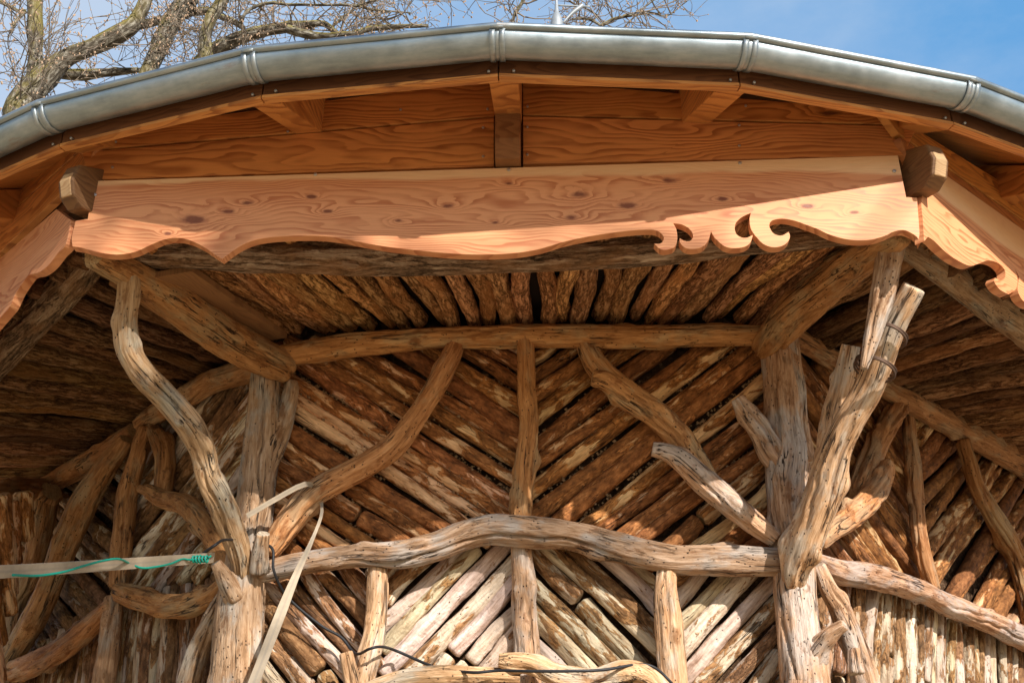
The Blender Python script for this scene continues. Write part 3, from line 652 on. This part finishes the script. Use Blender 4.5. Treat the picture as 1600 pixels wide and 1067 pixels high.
# wide plank lying above the left hip rafter
pa, _ = at(300, 424, 2.66); pb, _ = at(448, 528, 2.12); pc, _ = at(170, 445, 2.72); pd, _ = at(330, 545, 2.16)
dv = lambda p, z: np.array([p[0], p[1], p[2]+z])
pv = [dv(pa, .0), dv(pb, .0), dv(pd, .0), dv(pc, .0)]; pv += [dv(p, .02) for p in pv]
obj('soffit_plank', pv, [(0, 1, 2, 3), (7, 6, 5, 4), (0, 4, 5, 1), (1, 5, 6, 2), (2, 6, 7, 3), (3, 7, 4, 0)], M_PLANK, PV, smooth=False, gc=[(0, 0, 0), (.8, 0, 0), (.8, .3, 0), (0, .3, 0)]*2)
# posts
GB = 1250
def downto(px, py, a, w):                             # carry a post down to the ground below the frame
    p, m = at(px, py, a); return p, w*m/2
P, R = pix_path([(418, 560, 48), (412, 600, 46), (411, 640, 50), (410, 680, 56), (405, 740, 56), (400, 800, 58), (392, 850, 60), (383, 892, 66), (376, 967, 74), (371, 1065, 78), (366, 1150, 80)], 2.08, 2.12)
TUBE = dict(seg=84, step=.012, knots=6, cracks=12, fine=.02)
P = np.vstack([P, P[-1]+[-.02, 0, -.9], [P[-1][0]-.03, P[-1][1], GZ-.02]]); R = np.r_[R, R[-1]*1.05, R[-1]*1.15]
pl = [tube_data(P, R, lump=.10, ridge=.07, **TUBE), limb([(412, 735, 34), (428, 698, 36), (441, 666, 33), (452, 630, 28), (456, 600, 24)], 2.1, 2.06), limb([(405, 890, 30), (407, 862, 25), (411, 836, 22)], 2.17, 2.24, knots=0, ends=(.95, .95)),
      limb([(366, 935, 34), (352, 905, 28), (338, 880, 18)], 2.16, 2.22, knots=0)]
br('post', pl, .95)
P, R = pix_path([(1217, 528, 56), (1221, 560, 58), (1224, 605, 58), (1226, 661, 64), (1230, 717, 74), (1228, 760, 66), (1230, 817, 58), (1240, 877, 64), (1243, 930, 66), (1250, 986, 68), (1258, 1064, 74), (1266, 1150, 78)], 2.08, 2.12)
P = np.vstack([P, P[-1]+[.02, 0, -.9], [P[-1][0]+.03, P[-1][1], GZ-.02]]); R = np.r_[R, R[-1]*1.05, R[-1]*1.15]
prr = [tube_data(P, R, lump=.08, ridge=.06, **TUBE), limb([(1232, 730, 50), (1208, 705, 44), (1190, 676, 36), (1172, 652, 29), (1153, 624, 22)], 2.10, 2.16), limb([(1236, 560, 26), (1248, 610, 24), (1250, 660, 26), (1256, 700, 30), (1266, 722, 22)], 2.11, 2.13, knots=1),
       limb([(1256, 1055, 46), (1272, 1022, 38), (1288, 1000, 28), (1304, 985, 22), (1318, 976, 18)], 2.10, 2.22)]
br('post', prr, 1.0)
# struts reaching out from the posts to the eave corners
br('strut', [limb([(380, 925, 18), (379, 890, 30), (374, 860, 37), (360, 820, 40), (343, 777, 44), (326, 742, 42), (315, 699, 40), (296, 665, 42), (260, 622, 39), (224, 584, 40), (200, 545, 35), (197, 505, 32), (199, 470, 31), (203, 425, 30)], 2.12, 2.74, seg=34, knots=7, ridge=.09)], .95, lab='twisted strut with a sharp elbow')
br('strut', [limb([(1241, 925, 30), (1244, 890, 46), (1254, 855, 58), (1270, 815, 60), (1288, 765, 58), (1306, 705, 50), (1329, 655, 46), (1358, 604, 46), (1378, 549, 44), (1397, 504, 40), (1426, 452, 34)], 2.13, 2.74, seg=34, knots=6, ridge=.08, ends=(.96, .96)),
             limb([(1280, 780, 44), (1294, 715, 42), (1304, 650, 38), (1318, 595, 33), (1329, 543, 30)], 2.22, 2.46, ends=(.96, .96))], 1.08, lab='forked strut with sawn ends')
br('hanging_stub', limb([(1392, 376, 50), (1389, 402, 44), (1383, 440, 40), (1372, 490, 30), (1362, 530, 24), (1350, 575, 12)], 2.76, 2.70, knots=2), .85)
# branches of the front wall
br('rail_branch', limb([(408, 896, 30), (440, 888, 34), (475, 881, 35), (550, 868, 36), (625, 866, 40), (685, 853, 42), (737, 832, 43), (775, 826, 45), (831, 831, 46), (880, 834, 45), (920, 842, 46), (960, 854, 47), (1010, 867, 47), (1062, 874, 48), (1137, 874, 48), (1215, 877, 44)], 2.12, 2.12, seg=34, ridge=.09, knots=8), .84, 1)
br('brace_branch', limb([(713, 536, 26), (709, 548, 30), (696, 575, 31), (672, 618, 34), (642, 661, 37), (606, 702, 41), (552, 737, 41), (500, 766, 42), (472, 792, 42), (440, 834, 38), (420, 862, 30)], 2.09, 2.13, ridge=.08), .9, 2)
br('brace_branch', [limb([(914, 536, 28), (923, 556, 34), (938, 580, 38), (980, 617, 42), (1021, 646, 41), (1060, 682, 40), (1085, 718, 38), (1105, 750, 36)], 2.09, 2.12), limb([(928, 590, 26), (950, 596, 32), (985, 622, 34)], 2.13, 2.11, knots=0)], .95, 2)
br('brace_branch', limb([(1022, 702, 24), (1040, 706, 30), (1064, 719, 36), (1100, 752, 42), (1137, 783, 41), (1175, 815, 37), (1210, 842, 28)], 2.16, 2.14, ends=(.96, .96)), 1.05)
br('middle_post', limb([(821, 530, 28), (822, 575, 28), (824, 620, 28), (828, 661, 30), (822, 717, 33), (817, 777, 34), (813, 815, 34)], 2.10, 2.10), 1.0, 2)
br('middle_post', limb([(814, 845, 30), (818, 900, 36), (820, 967, 40), (824, 1023, 42), (826, 1100, 42), (828, 1200, 44)], 2.06, 2.06, lump=.08), 1.15)
br('short_post', [limb([(592, 870, 24), (591, 900, 31), (588, 967, 33), (577, 1023, 37), (566, 1064, 42), (556, 1120, 46), (550, 1200, 48)], 2.08, 2.12), limb([(556, 1090, 30), (548, 1055, 24), (540, 1022, 22)], 2.13, 2.15, knots=0, ends=(.95, .95))], 1.2)
br('short_post', limb([(1043, 886, 29), (1040, 930, 40), (1044, 967, 46), (1049, 1023, 45), (1055, 1064, 42), (1060, 1130, 42), (1062, 1200, 42)], 2.11, 2.11, ends=(.97, .97)), 1.15)
br('sill_branch', [limb([(560, 1085, 24), (610, 1066, 26), (662, 1055, 26), (737, 1055, 30), (810, 1058, 26)], 2.16, 2.16), limb([(782, 1031, 22), (805, 1033, 30), (831, 1037, 34), (875, 1055, 38), (930, 1062, 42), (976, 1052, 46), (1010, 1060, 42), (1035, 1080, 36), (1060, 1120, 36)], 2.18, 2.18, ends=(.96, .96))], 1.12)
# right wall branches
br('rail_branch', limb([(1268, 876, 30), (1281, 881, 32), (1311, 893, 37), (1367, 902, 38), (1442, 926, 36), (1480, 945, 35), (1517, 960, 35), (1600, 997, 36), (1700, 1037, 40)], 2.10, 2.08, 1), 1.05)
br('brace_branch', limb([(1280, 846, 26), (1300, 828, 34), (1330, 808, 40), (1360, 778, 40), (1380, 744, 30), (1386, 726, 24)], 2.14, 2.12, 1), .85, 2)
br('brace_branch', limb([(1340, 770, 34), (1352, 736, 36), (1368, 699, 36), (1384, 668, 34), (1403, 638, 34)], 2.07, 2.06, 1), .7, 2)
br('middle_post', limb([(1420, 655, 20), (1423, 690, 22), (1428, 742, 25), (1434, 817, 27), (1446, 877, 25), (1458, 920, 22)], 2.08, 2.08, 1), .7, 2)
br('brace_branch', limb([(1505, 690, 24), (1512, 715, 24), (1526, 761, 25), (1554, 810, 29), (1581, 855, 31), (1600, 907, 31), (1615, 980, 32)], 2.08, 2.08, 1), .7, 2)
br('lower_brace', [limb([(1279, 885, 22), (1294, 920, 28), (1312, 950, 34), (1331, 997, 40), (1352, 1064, 40), (1370, 1150, 42)], 2.14, 2.12, 1), limb([(1338, 1050, 26), (1334, 1015, 18)], 2.2, 2.2, 1, knots=0)], 1.1)
# left wall branches
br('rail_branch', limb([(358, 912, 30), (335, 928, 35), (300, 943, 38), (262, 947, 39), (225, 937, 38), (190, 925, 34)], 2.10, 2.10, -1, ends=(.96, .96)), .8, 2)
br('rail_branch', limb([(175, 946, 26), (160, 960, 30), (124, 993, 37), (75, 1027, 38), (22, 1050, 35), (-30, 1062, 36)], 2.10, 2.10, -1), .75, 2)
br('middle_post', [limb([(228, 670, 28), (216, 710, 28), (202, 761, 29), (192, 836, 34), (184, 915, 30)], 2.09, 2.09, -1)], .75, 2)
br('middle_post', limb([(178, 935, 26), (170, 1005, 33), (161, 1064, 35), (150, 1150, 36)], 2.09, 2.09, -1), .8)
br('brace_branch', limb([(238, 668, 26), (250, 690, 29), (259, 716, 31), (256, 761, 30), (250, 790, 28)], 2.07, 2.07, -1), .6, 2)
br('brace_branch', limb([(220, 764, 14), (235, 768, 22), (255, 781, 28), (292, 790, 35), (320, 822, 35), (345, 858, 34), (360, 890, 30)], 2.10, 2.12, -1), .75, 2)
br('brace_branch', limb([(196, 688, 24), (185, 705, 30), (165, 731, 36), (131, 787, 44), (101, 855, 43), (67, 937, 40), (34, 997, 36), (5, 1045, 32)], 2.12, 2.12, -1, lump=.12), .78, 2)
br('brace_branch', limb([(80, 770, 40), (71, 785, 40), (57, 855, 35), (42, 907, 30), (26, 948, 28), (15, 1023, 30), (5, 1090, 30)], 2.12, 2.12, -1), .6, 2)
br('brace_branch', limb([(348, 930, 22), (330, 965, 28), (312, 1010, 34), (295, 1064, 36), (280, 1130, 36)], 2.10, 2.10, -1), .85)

# ------------------------------------------------------------------ things left on the frame: straps, cord, cable, wire
def ribbon(name, pts, wd0, th, mat, facing, wf=lambda t: 1.):
    """flat webbing through world points; facing = direction its face turns to"""
    C = catmull(np.array(pts, float), 40); n = len(C); T = np.gradient(C, axis=0); T /= np.linalg.norm(T, axis=1)[:, None]
    V, G = [], []; s = np.r_[0, np.cumsum(np.linalg.norm(np.diff(C, axis=0), axis=1))]
    for i in range(n):
        wd = wd0*wf(i/(n-1)); fc = np.array(facing(i/(n-1)), float); b = np.cross(T[i], fc); b /= np.linalg.norm(b); nn = np.cross(b, T[i])
        for e, q in ((-1, 1), (1, 1), (1, -1), (-1, -1)): V.append(C[i]+b*e*wd/2+nn*q*th/2); G.append((s[i], e*wd/2, q*.01))
    fcs = []
    for i in range(n-1):
        for j in range(4): fcs.append((i*4+j, i*4+(j+1) % 4, i*4+4+(j+1) % 4, i*4+4+j))
    fcs += [(3, 2, 1, 0), (n*4-4, n*4-3, n*4-2, n*4-1)]
    return obj(name, V, fcs, mat, gc=G, smooth=False)
s0 = at(334, 871, 2.30)[0]; s1 = at(160, 883, 2.75)[0]; s2 = at(0, 893, 3.15)[0]; s3 = at(-300, 905, 3.7)[0]
st1 = ribbon('strap', [s0, s1, s2, s3], .030, .003, M_STRAP, lambda t: (.45, -.78, -.42)); tag(st1, 'taut cream webbing strap stretched sideways from the post towards the open', 'strap')
q = [at(*c)[0] for c in ((386, 806, 2.25), (430, 780, 2.24), (478, 756, 2.22), (496, 770, 2.10), (503, 800, 2.16), (487, 845, 2.24), (462, 900, 2.3), (430, 980, 2.36), (396, 1067, 2.42), (350, 1180, 2.5))]
st2 = ribbon('strap', q, .030, .003, M_STRAP, lambda t: (.12, -1, -.3), lambda t: .55 if t < .3 else (.32 if t < .42 else min(1, .32+(t-.42)*3))); tag(st2, 'slack cream webbing strap hanging down from the curved brace by the post', 'strap')
def cord(name, pts, r, mat, label, cat, seg=8):
    d = tube_data(np.array(pts, float), [r]*len(pts), seg=seg, step=.008, lump=0, ridge=0); o = mk(name, d, mat, None); return tag(o, label, cat)
g = [at(*c)[0] for c in ((20, 898, 3.13), (60, 899, 3.02), (100, 893, 2.94), (130, 884, 2.86), (160, 876, 2.79), (185, 873, 2.73), (203, 880, 2.64), (222, 887, 2.60), (245, 885, 2.55), (268, 880, 2.49), (285, 873, 2.44), (296, 874, 2.42), (326, 873, 2.36))]
dd = [tube_data(np.array(g), [.003]*len(g), seg=8, step=.008, lump=0, ridge=0)]
for j in range(5):
    c0, mm = at(302+j*5, 874, 2.40-.005*j); ang = np.linspace(0, 6.28, 14); dd.append(tube_data(np.array([c0+np.array([0.004*math.sin(a*.5), -.009*math.cos(a)-.004, (.009+.001*(j%3))*math.sin(a)]) for a in ang]), [.0028]*14, seg=8, step=.006, lump=0, ridge=0))
dd.append(tube_data(np.array([at(326, 871, 2.38)[0], at(330, 868, 2.38)[0]]), [.003, .003], seg=8, step=.006, lump=0, ridge=0))
gco = mk('cord', join(dd), M_CORD, None); tag(gco, 'green plastic cord wound around the taut strap and knotted at the post', 'cord')
cab = [at(*c)[0] for c in ((313, 868, 2.32), (335, 852, 2.36), (352, 843, 2.30), (385, 846, 2.16), (424, 855, 2.20), (428, 892, 2.2), (450, 933, 2.14), (499, 975, 2.1), (533, 995, 2.09), (550, 1016, 2.10), (561, 1021, 2.14), (578, 1013, 2.2), (597, 1010, 2.17), (621, 1017, 2.08), (681, 1042, 2.10), (737, 1050, 2.21), (779, 1047, 2.22), (830, 1048, 2.27), (887, 1048, 2.28), (942, 1046, 2.26), (1010, 1038, 2.2), (1047, 1064, 2.2), (1070, 1100, 2.15))]
cord('cable', cab, .0045, M_CABLE, 'thin black electric cable looping loosely across the lower log wall', 'cable')
def tie(c0, axis_px0, axis_px1, a, rad, label):
    p, m = at(*c0, a); A0 = at(*axis_px0, a)[0]; A1 = at(*axis_px1, a)[0]; ax = (A1-A0)/np.linalg.norm(A1-A0)
    u = np.cross(ax, [0, 1, 0]); u /= np.linalg.norm(u); v_ = np.cross(ax, u); ds = []
    for q in range(4):
        an = np.linspace(0, 2*math.pi, 26); ds.append(tube_data(np.array([p+u*rad*math.cos(b)*1.12+v_*rad*math.sin(b)+ax*(q*.006+.006*math.sin(b+q)) for b in an]), [.0032]*26, seg=6, step=.008, lump=0, ridge=0))
    o = mk('wire_tie', join(ds), M_WIRE, None); tag(o, label, 'wire tie', 'wire ties on the forked strut')
tie((1385, 526), (1378, 549), (1397, 504), 2.66, .050, 'rusty wire tie nearer the sawn top of the forked strut')
tie((1366, 578), (1358, 604), (1378, 549), 2.61, .052, 'rusty wire tie lower down on the forked strut')

# ------------------------------------------------------------------ roof finial
fb, fm = at(870, 40, -.0, 0)
fb = np.array([at(870, 40, 0.)[0][0], 0, 5.2]); ztop = at(871, -60, 0.)[0][2]; m0 = at(870, 30, 0.)[1]
z1 = at(870, 33, 0.)[2 if False else 0][2]; z2 = at(870, 24, 0.)[0][2]
fn = empty('finial', tuple(fb), 'pale metal pole with a round collar and crossbar rising above the gutter', 'finial')
def lathe(pr, c, seg=20):
    V, Fc = [], []
    for r, z in pr:
        for j in range(seg): V.append((c[0]+r*math.cos(6.2832*j/seg), c[1]+r*math.sin(6.2832*j/seg), z))
    for i in range(len(pr)-1):
        for j in range(seg): Fc.append((i*seg+j, i*seg+(j+1) % seg, (i+1)*seg+(j+1) % seg, (i+1)*seg+j))
    return V, Fc
w1 = 7.5*m0
obj('collar', *lathe([(w1*1.3, 5.0), (w1*1.3, z1-.02), (w1*1.15, z1+.01), (w1*.8, z2), (w1*.5, z2+.02), (w1*.3, z2+.10)], fb), M_GREY, fn)
obj('pole', *lathe([(w1*.42, z2), (w1*.26, z2+.12), (w1*.2, ztop)], fb), M_GREY, fn)
b0 = at(872, 9, 0.)[0]; b1 = at(921, 11, 0.)[0]
mk('crossbar', tube_data([b0, b1], [.006, .006], seg=8, lump=0, ridge=0), M_GREY, fn)
mk('arm', tube_data([at(880, 36, 0.)[0], at(893, 22, 0.)[0], at(906, 12, .0)[0], at(911, 8, 0.)[0]], [.004, .011, .015, .009], seg=10, lump=0, ridge=0), M_GREY, fn)

# ------------------------------------------------------------------ the old tree behind
def aty(px, py, y): d = ray(px, py); t = (y-CP[1])/d[1]; return CP+t*d, t/F
TY = 5.0
LIMBS = [[(20, 260, 60), (25, 210, 52), (32, 172, 44), (54, 139, 42), (85, 106, 34), (108, 88, 28), (144, 74, 26), (180, 56, 26), (207, 40, 24), (216, 25, 20), (227, 0, 20), (240, -50, 18)],
 [(45, 142, 28), (53, 121, 25), (56, 90, 23), (56, 56, 24), (54, 22, 24), (53, -9, 23), (50, -60, 20)], [(205, 42, 16), (238, 36, 14), (259, 29, 13), (292, 21, 13), (322, 18, 12), (338, 25, 10), (360, 32, 10), (381, 44, 8)],
 [(90, 116, 16), (126, 118, 18), (157, 115, 14), (191, 112, 12), (216, 110, 8)], [(226, 130, 26), (234, 108, 26), (248, 79, 27), (263, 45, 28), (281, 14, 28), (293, 0, 29), (330, -60, 26)],
 [(318, 130, 20), (321, 86, 20), (322, 56, 19), (331, 27, 20), (344, 7, 20), (372, -50, 18)], [(300, 110, 16), (319, 88, 20), (356, 69, 22), (387, 56, 20), (425, 47, 18), (462, 41, 16), (503, 37, 10), (519, 47, 9), (531, 56, 8)],
 [(450, 46, 14), (475, 53, 14), (503, 57, 12), (550, 53, 9), (581, 45, 9), (628, 42, 8), (669, 41, 5)], [(375, 34, 5), (391, 16, 5), (425, 5, 5), (475, 6, 4), (519, 8, 4), (559, 8, 4), (581, 14, 4), (640, 20, 2)],
 [(520, 44, 4), (540, 24, 4), (559, 9, 4), (575, -10, 3)], [(797, 60, 6), (798, 36, 5), (802, 20, 5), (810, 11, 5), (819, 0, 5), (835, -20, 4)], [(925, 55, 6), (942, 40, 6), (965, 27, 5), (990, 22, 4), (1021, 20, 3), (1044, 24, 2), (1075, 2, 1.5)],
 [(893, 29, 3), (920, 30, 4), (940, 40, 4)], [(0, 5, 6), (29, 20, 6), (40, 20, 6)], [(40, 18, 5), (25, 34, 5), (18, 52, 4)], [(240, -20, 4), (275, -2, 3)], [(560, 9, 3), (620, -8, 3)], [(990, 22, 2), (1015, 5, 2), (1030, -10, 2)], [(900, 0, 3), (912, 10, 3), (935, 24, 2)]]
tr = empty('oak_tree', (float(aty(20, 260, TY)[0][0]), TY, GZ), 'old bare tree with mossy grey limbs and opening buds behind the roof', 'tree')
starts = []; lds = []
for li, pts in enumerate(LIMBS):
    yo = TY+rng.uniform(-.5, .9)*(li > 0)
    P, R = [], []
    for x, y, wd in pts: p, m = aty(x, y, yo); P.append(p); R.append(wd*m/2)
    P, R = np.array(P), np.array(R)
    d = tube_data(P, R, seg=12, step=.07, lump=.14, ridge=.10, knots=3 if R.max() > .05 else 0, wob=.02 if R.max() < .05 else 0.0)
    if li == 0:
        base = np.array([P[0][0]-.1, yo, GZ-.1]); d = join([d, tube_data([base, (base+P[0])/2+[.15, 0, 0], P[0]], [.45, .36, R[0]], seg=16, step=.15, lump=.1, ridge=.1)]); mk('trunk', d, M_TREE, tr)
    else: mk('limb', d, M_TREE, tr)
    C = catmull(np.c_[P, R], 40)
    starts.append((C[:, :3], C[:, 3], len(pts)))
tw, buds = [], []
def twig(p, d, ln, r, depth):
    n = max(3, int(ln/.12)); pts = [p]; dd_ = d/np.linalg.norm(d)
    for i in range(n):
        dd_ = dd_+rng.normal(0, .22, 3)+np.array([0, 0, .05]); dd_ /= np.linalg.norm(dd_); pts.append(pts[-1]+dd_*ln/n)
        if depth > 0 and rng.random() < .62: twig(pts[-1], dd_+rng.normal(0, .75, 3), ln*rng.uniform(.35, .65), r*.6, depth-1)
        elif depth == 0 and rng.random() < .5: buds.append(pts[-1]+rng.normal(0, .012, 3))
    tw.append((np.array(pts), np.linspace(r, max(r*.35, .003), len(pts)))); buds.append(pts[-1])
for C, Rr, m in starts:
    L_ = np.linalg.norm(np.diff(C, axis=0), axis=1).sum()
    for q in range(int(L_*8)+2):
        i = int(rng.integers(2, 40)); d = rng.normal(0, 1, 3); d[2] += .25; d[0] += .15; d /= np.linalg.norm(d)
        twig(C[i], d, rng.uniform(.45, 1.25), rng.uniform(.007, .013), 2)
def thin(tw):
    V, Fc = [], []
    for P, R in tw:
        n = len(P); T = np.gradient(P, axis=0); T /= np.linalg.norm(T, axis=1)[:, None]; u = np.cross(T, [.3, .5, .81]); u /= np.linalg.norm(u, axis=1)[:, None]; v_ = np.cross(T, u); b = sum(len(x) for x in V)
        V.append(np.concatenate([P+R[:, None]*(u*math.cos(a)+v_*math.sin(a)) for a in (0, 2.094, 4.189)]))
        for i in range(n-1):
            for j in range(3): jj = (j+1) % 3; Fc.append((b+j*n+i, b+jj*n+i, b+jj*n+i+1, b+j*n+i+1))
    return np.vstack(V), Fc
def thin_fast(tw):
    V, Fc = [], []; b = 0
    for P, R in tw:
        n = len(P); T = np.gradient(P, axis=0); T /= np.linalg.norm(T, axis=1)[:, None]+1e-9; u = np.cross(T, [.3, .5, .81]); u /= np.linalg.norm(u, axis=1)[:, None]; v_ = np.cross(T, u)
        V.append(np.concatenate([P+R[:, None]*(u*math.cos(a)+v_*math.sin(a)) for a in (0, 2.094, 4.189)]))
        for i in range(n-1):
            for j in range(3): jj = (j+1) % 3; Fc.append((b+j*n+i, b+jj*n+i, b+jj*n+i+1, b+j*n+i+1))
        b += 3*n
    return np.vstack(V), Fc
def shade_tree():  # unseen tree, added for its dapples; limbs placed to shade the left strut
    hv, pv_ = np.array([math.sin(sa), -math.cos(sa), 0]), np.array([math.cos(sa), math.sin(sa), 0])
    b = hv*11.7+pv_*-3.4+np.array([0, 0, GZ]); t = empty('unseen_shade_tree', tuple(b), 'bare leafless tree out of view towards the sun, added to cast dappled shade on the pavilion', 'tree')
    tp = b+[.1, .1, 9.2]; mk('trunk', tube_data([b, b+[.15, 0, 3.], b+[0, .1, 6.], tp], [.26, .21, .16, .08], seg=14, step=.2), M_TREE, t)
    rise = 10*math.tan(se)
    spec = [(7.25, 1.0, .0, 1.7, .085), (7.55, 1.0, .1, 2.0, .07), (7.85, 1.0, -.1, 1.9, .075), (7.0, 1.0, .05, 1.5, .06), (8.3, 1.0, .25, 2.8, .06), (8.7, 1.0, .1, 3.0, .055), (6.6, 1.0, .02, 1.8, .05), (7.4, -1., .3, 2.2, .06), (8.4, .7, .6, 2.8, .05)]
    for hz, sx_, up_, ln, r0 in spec:
        d = pv_*sx_+np.array([0, 0, up_])+hv*rng.uniform(-.3, .3); pts = [b+np.array([0, 0, hz-GZ-.1])]
        for i in range(7): d = d/np.linalg.norm(d)+rng.normal(0, .16, 3); d /= np.linalg.norm(d); pts.append(pts[-1]+d*ln/7)
        mk('limb', tube_data(pts, np.linspace(r0, .018, 8), seg=10, step=.08, wob=.03), M_TREE, t)
        for i in range(1, 8):
            for r in range(3):
                e = d*.5+rng.normal(0, .8, 3); p2 = [pts[i]]
                for m in range(5): e = e/np.linalg.norm(e)+rng.normal(0, .3, 3); p2.append(p2[-1]+e/np.linalg.norm(e)*.22)
                sh.append((np.array(p2), np.linspace(.026, .006, 6)))
    V, Fc = thin_fast(sh); obj('twigs', V, Fc, M_TWIG, t)
sh = []
shade_tree()
V, Fc = thin_fast(tw); obj('twigs', V, Fc, M_TWIG, tr)
bv, bf = [], []; oc = np.array([(1, 0, 0), (-1, 0, 0), (0, 1, 0), (0, -1, 0), (0, 0, 1), (0, 0, -1)], float)*[1, 1, 1.4]; of = [(0, 2, 4), (2, 1, 4), (1, 3, 4), (3, 0, 4), (2, 0, 5), (1, 2, 5), (3, 1, 5), (0, 3, 5)]
for i, p in enumerate(buds): bv.append(oc*rng.uniform(.006, .015)+p); bf += [tuple(q+6*i for q in x) for x in of]
obj('buds', np.vstack(bv), bf, M_BUD, tr, smooth=False)
print('twigs', len(tw), 'buds', len(buds))
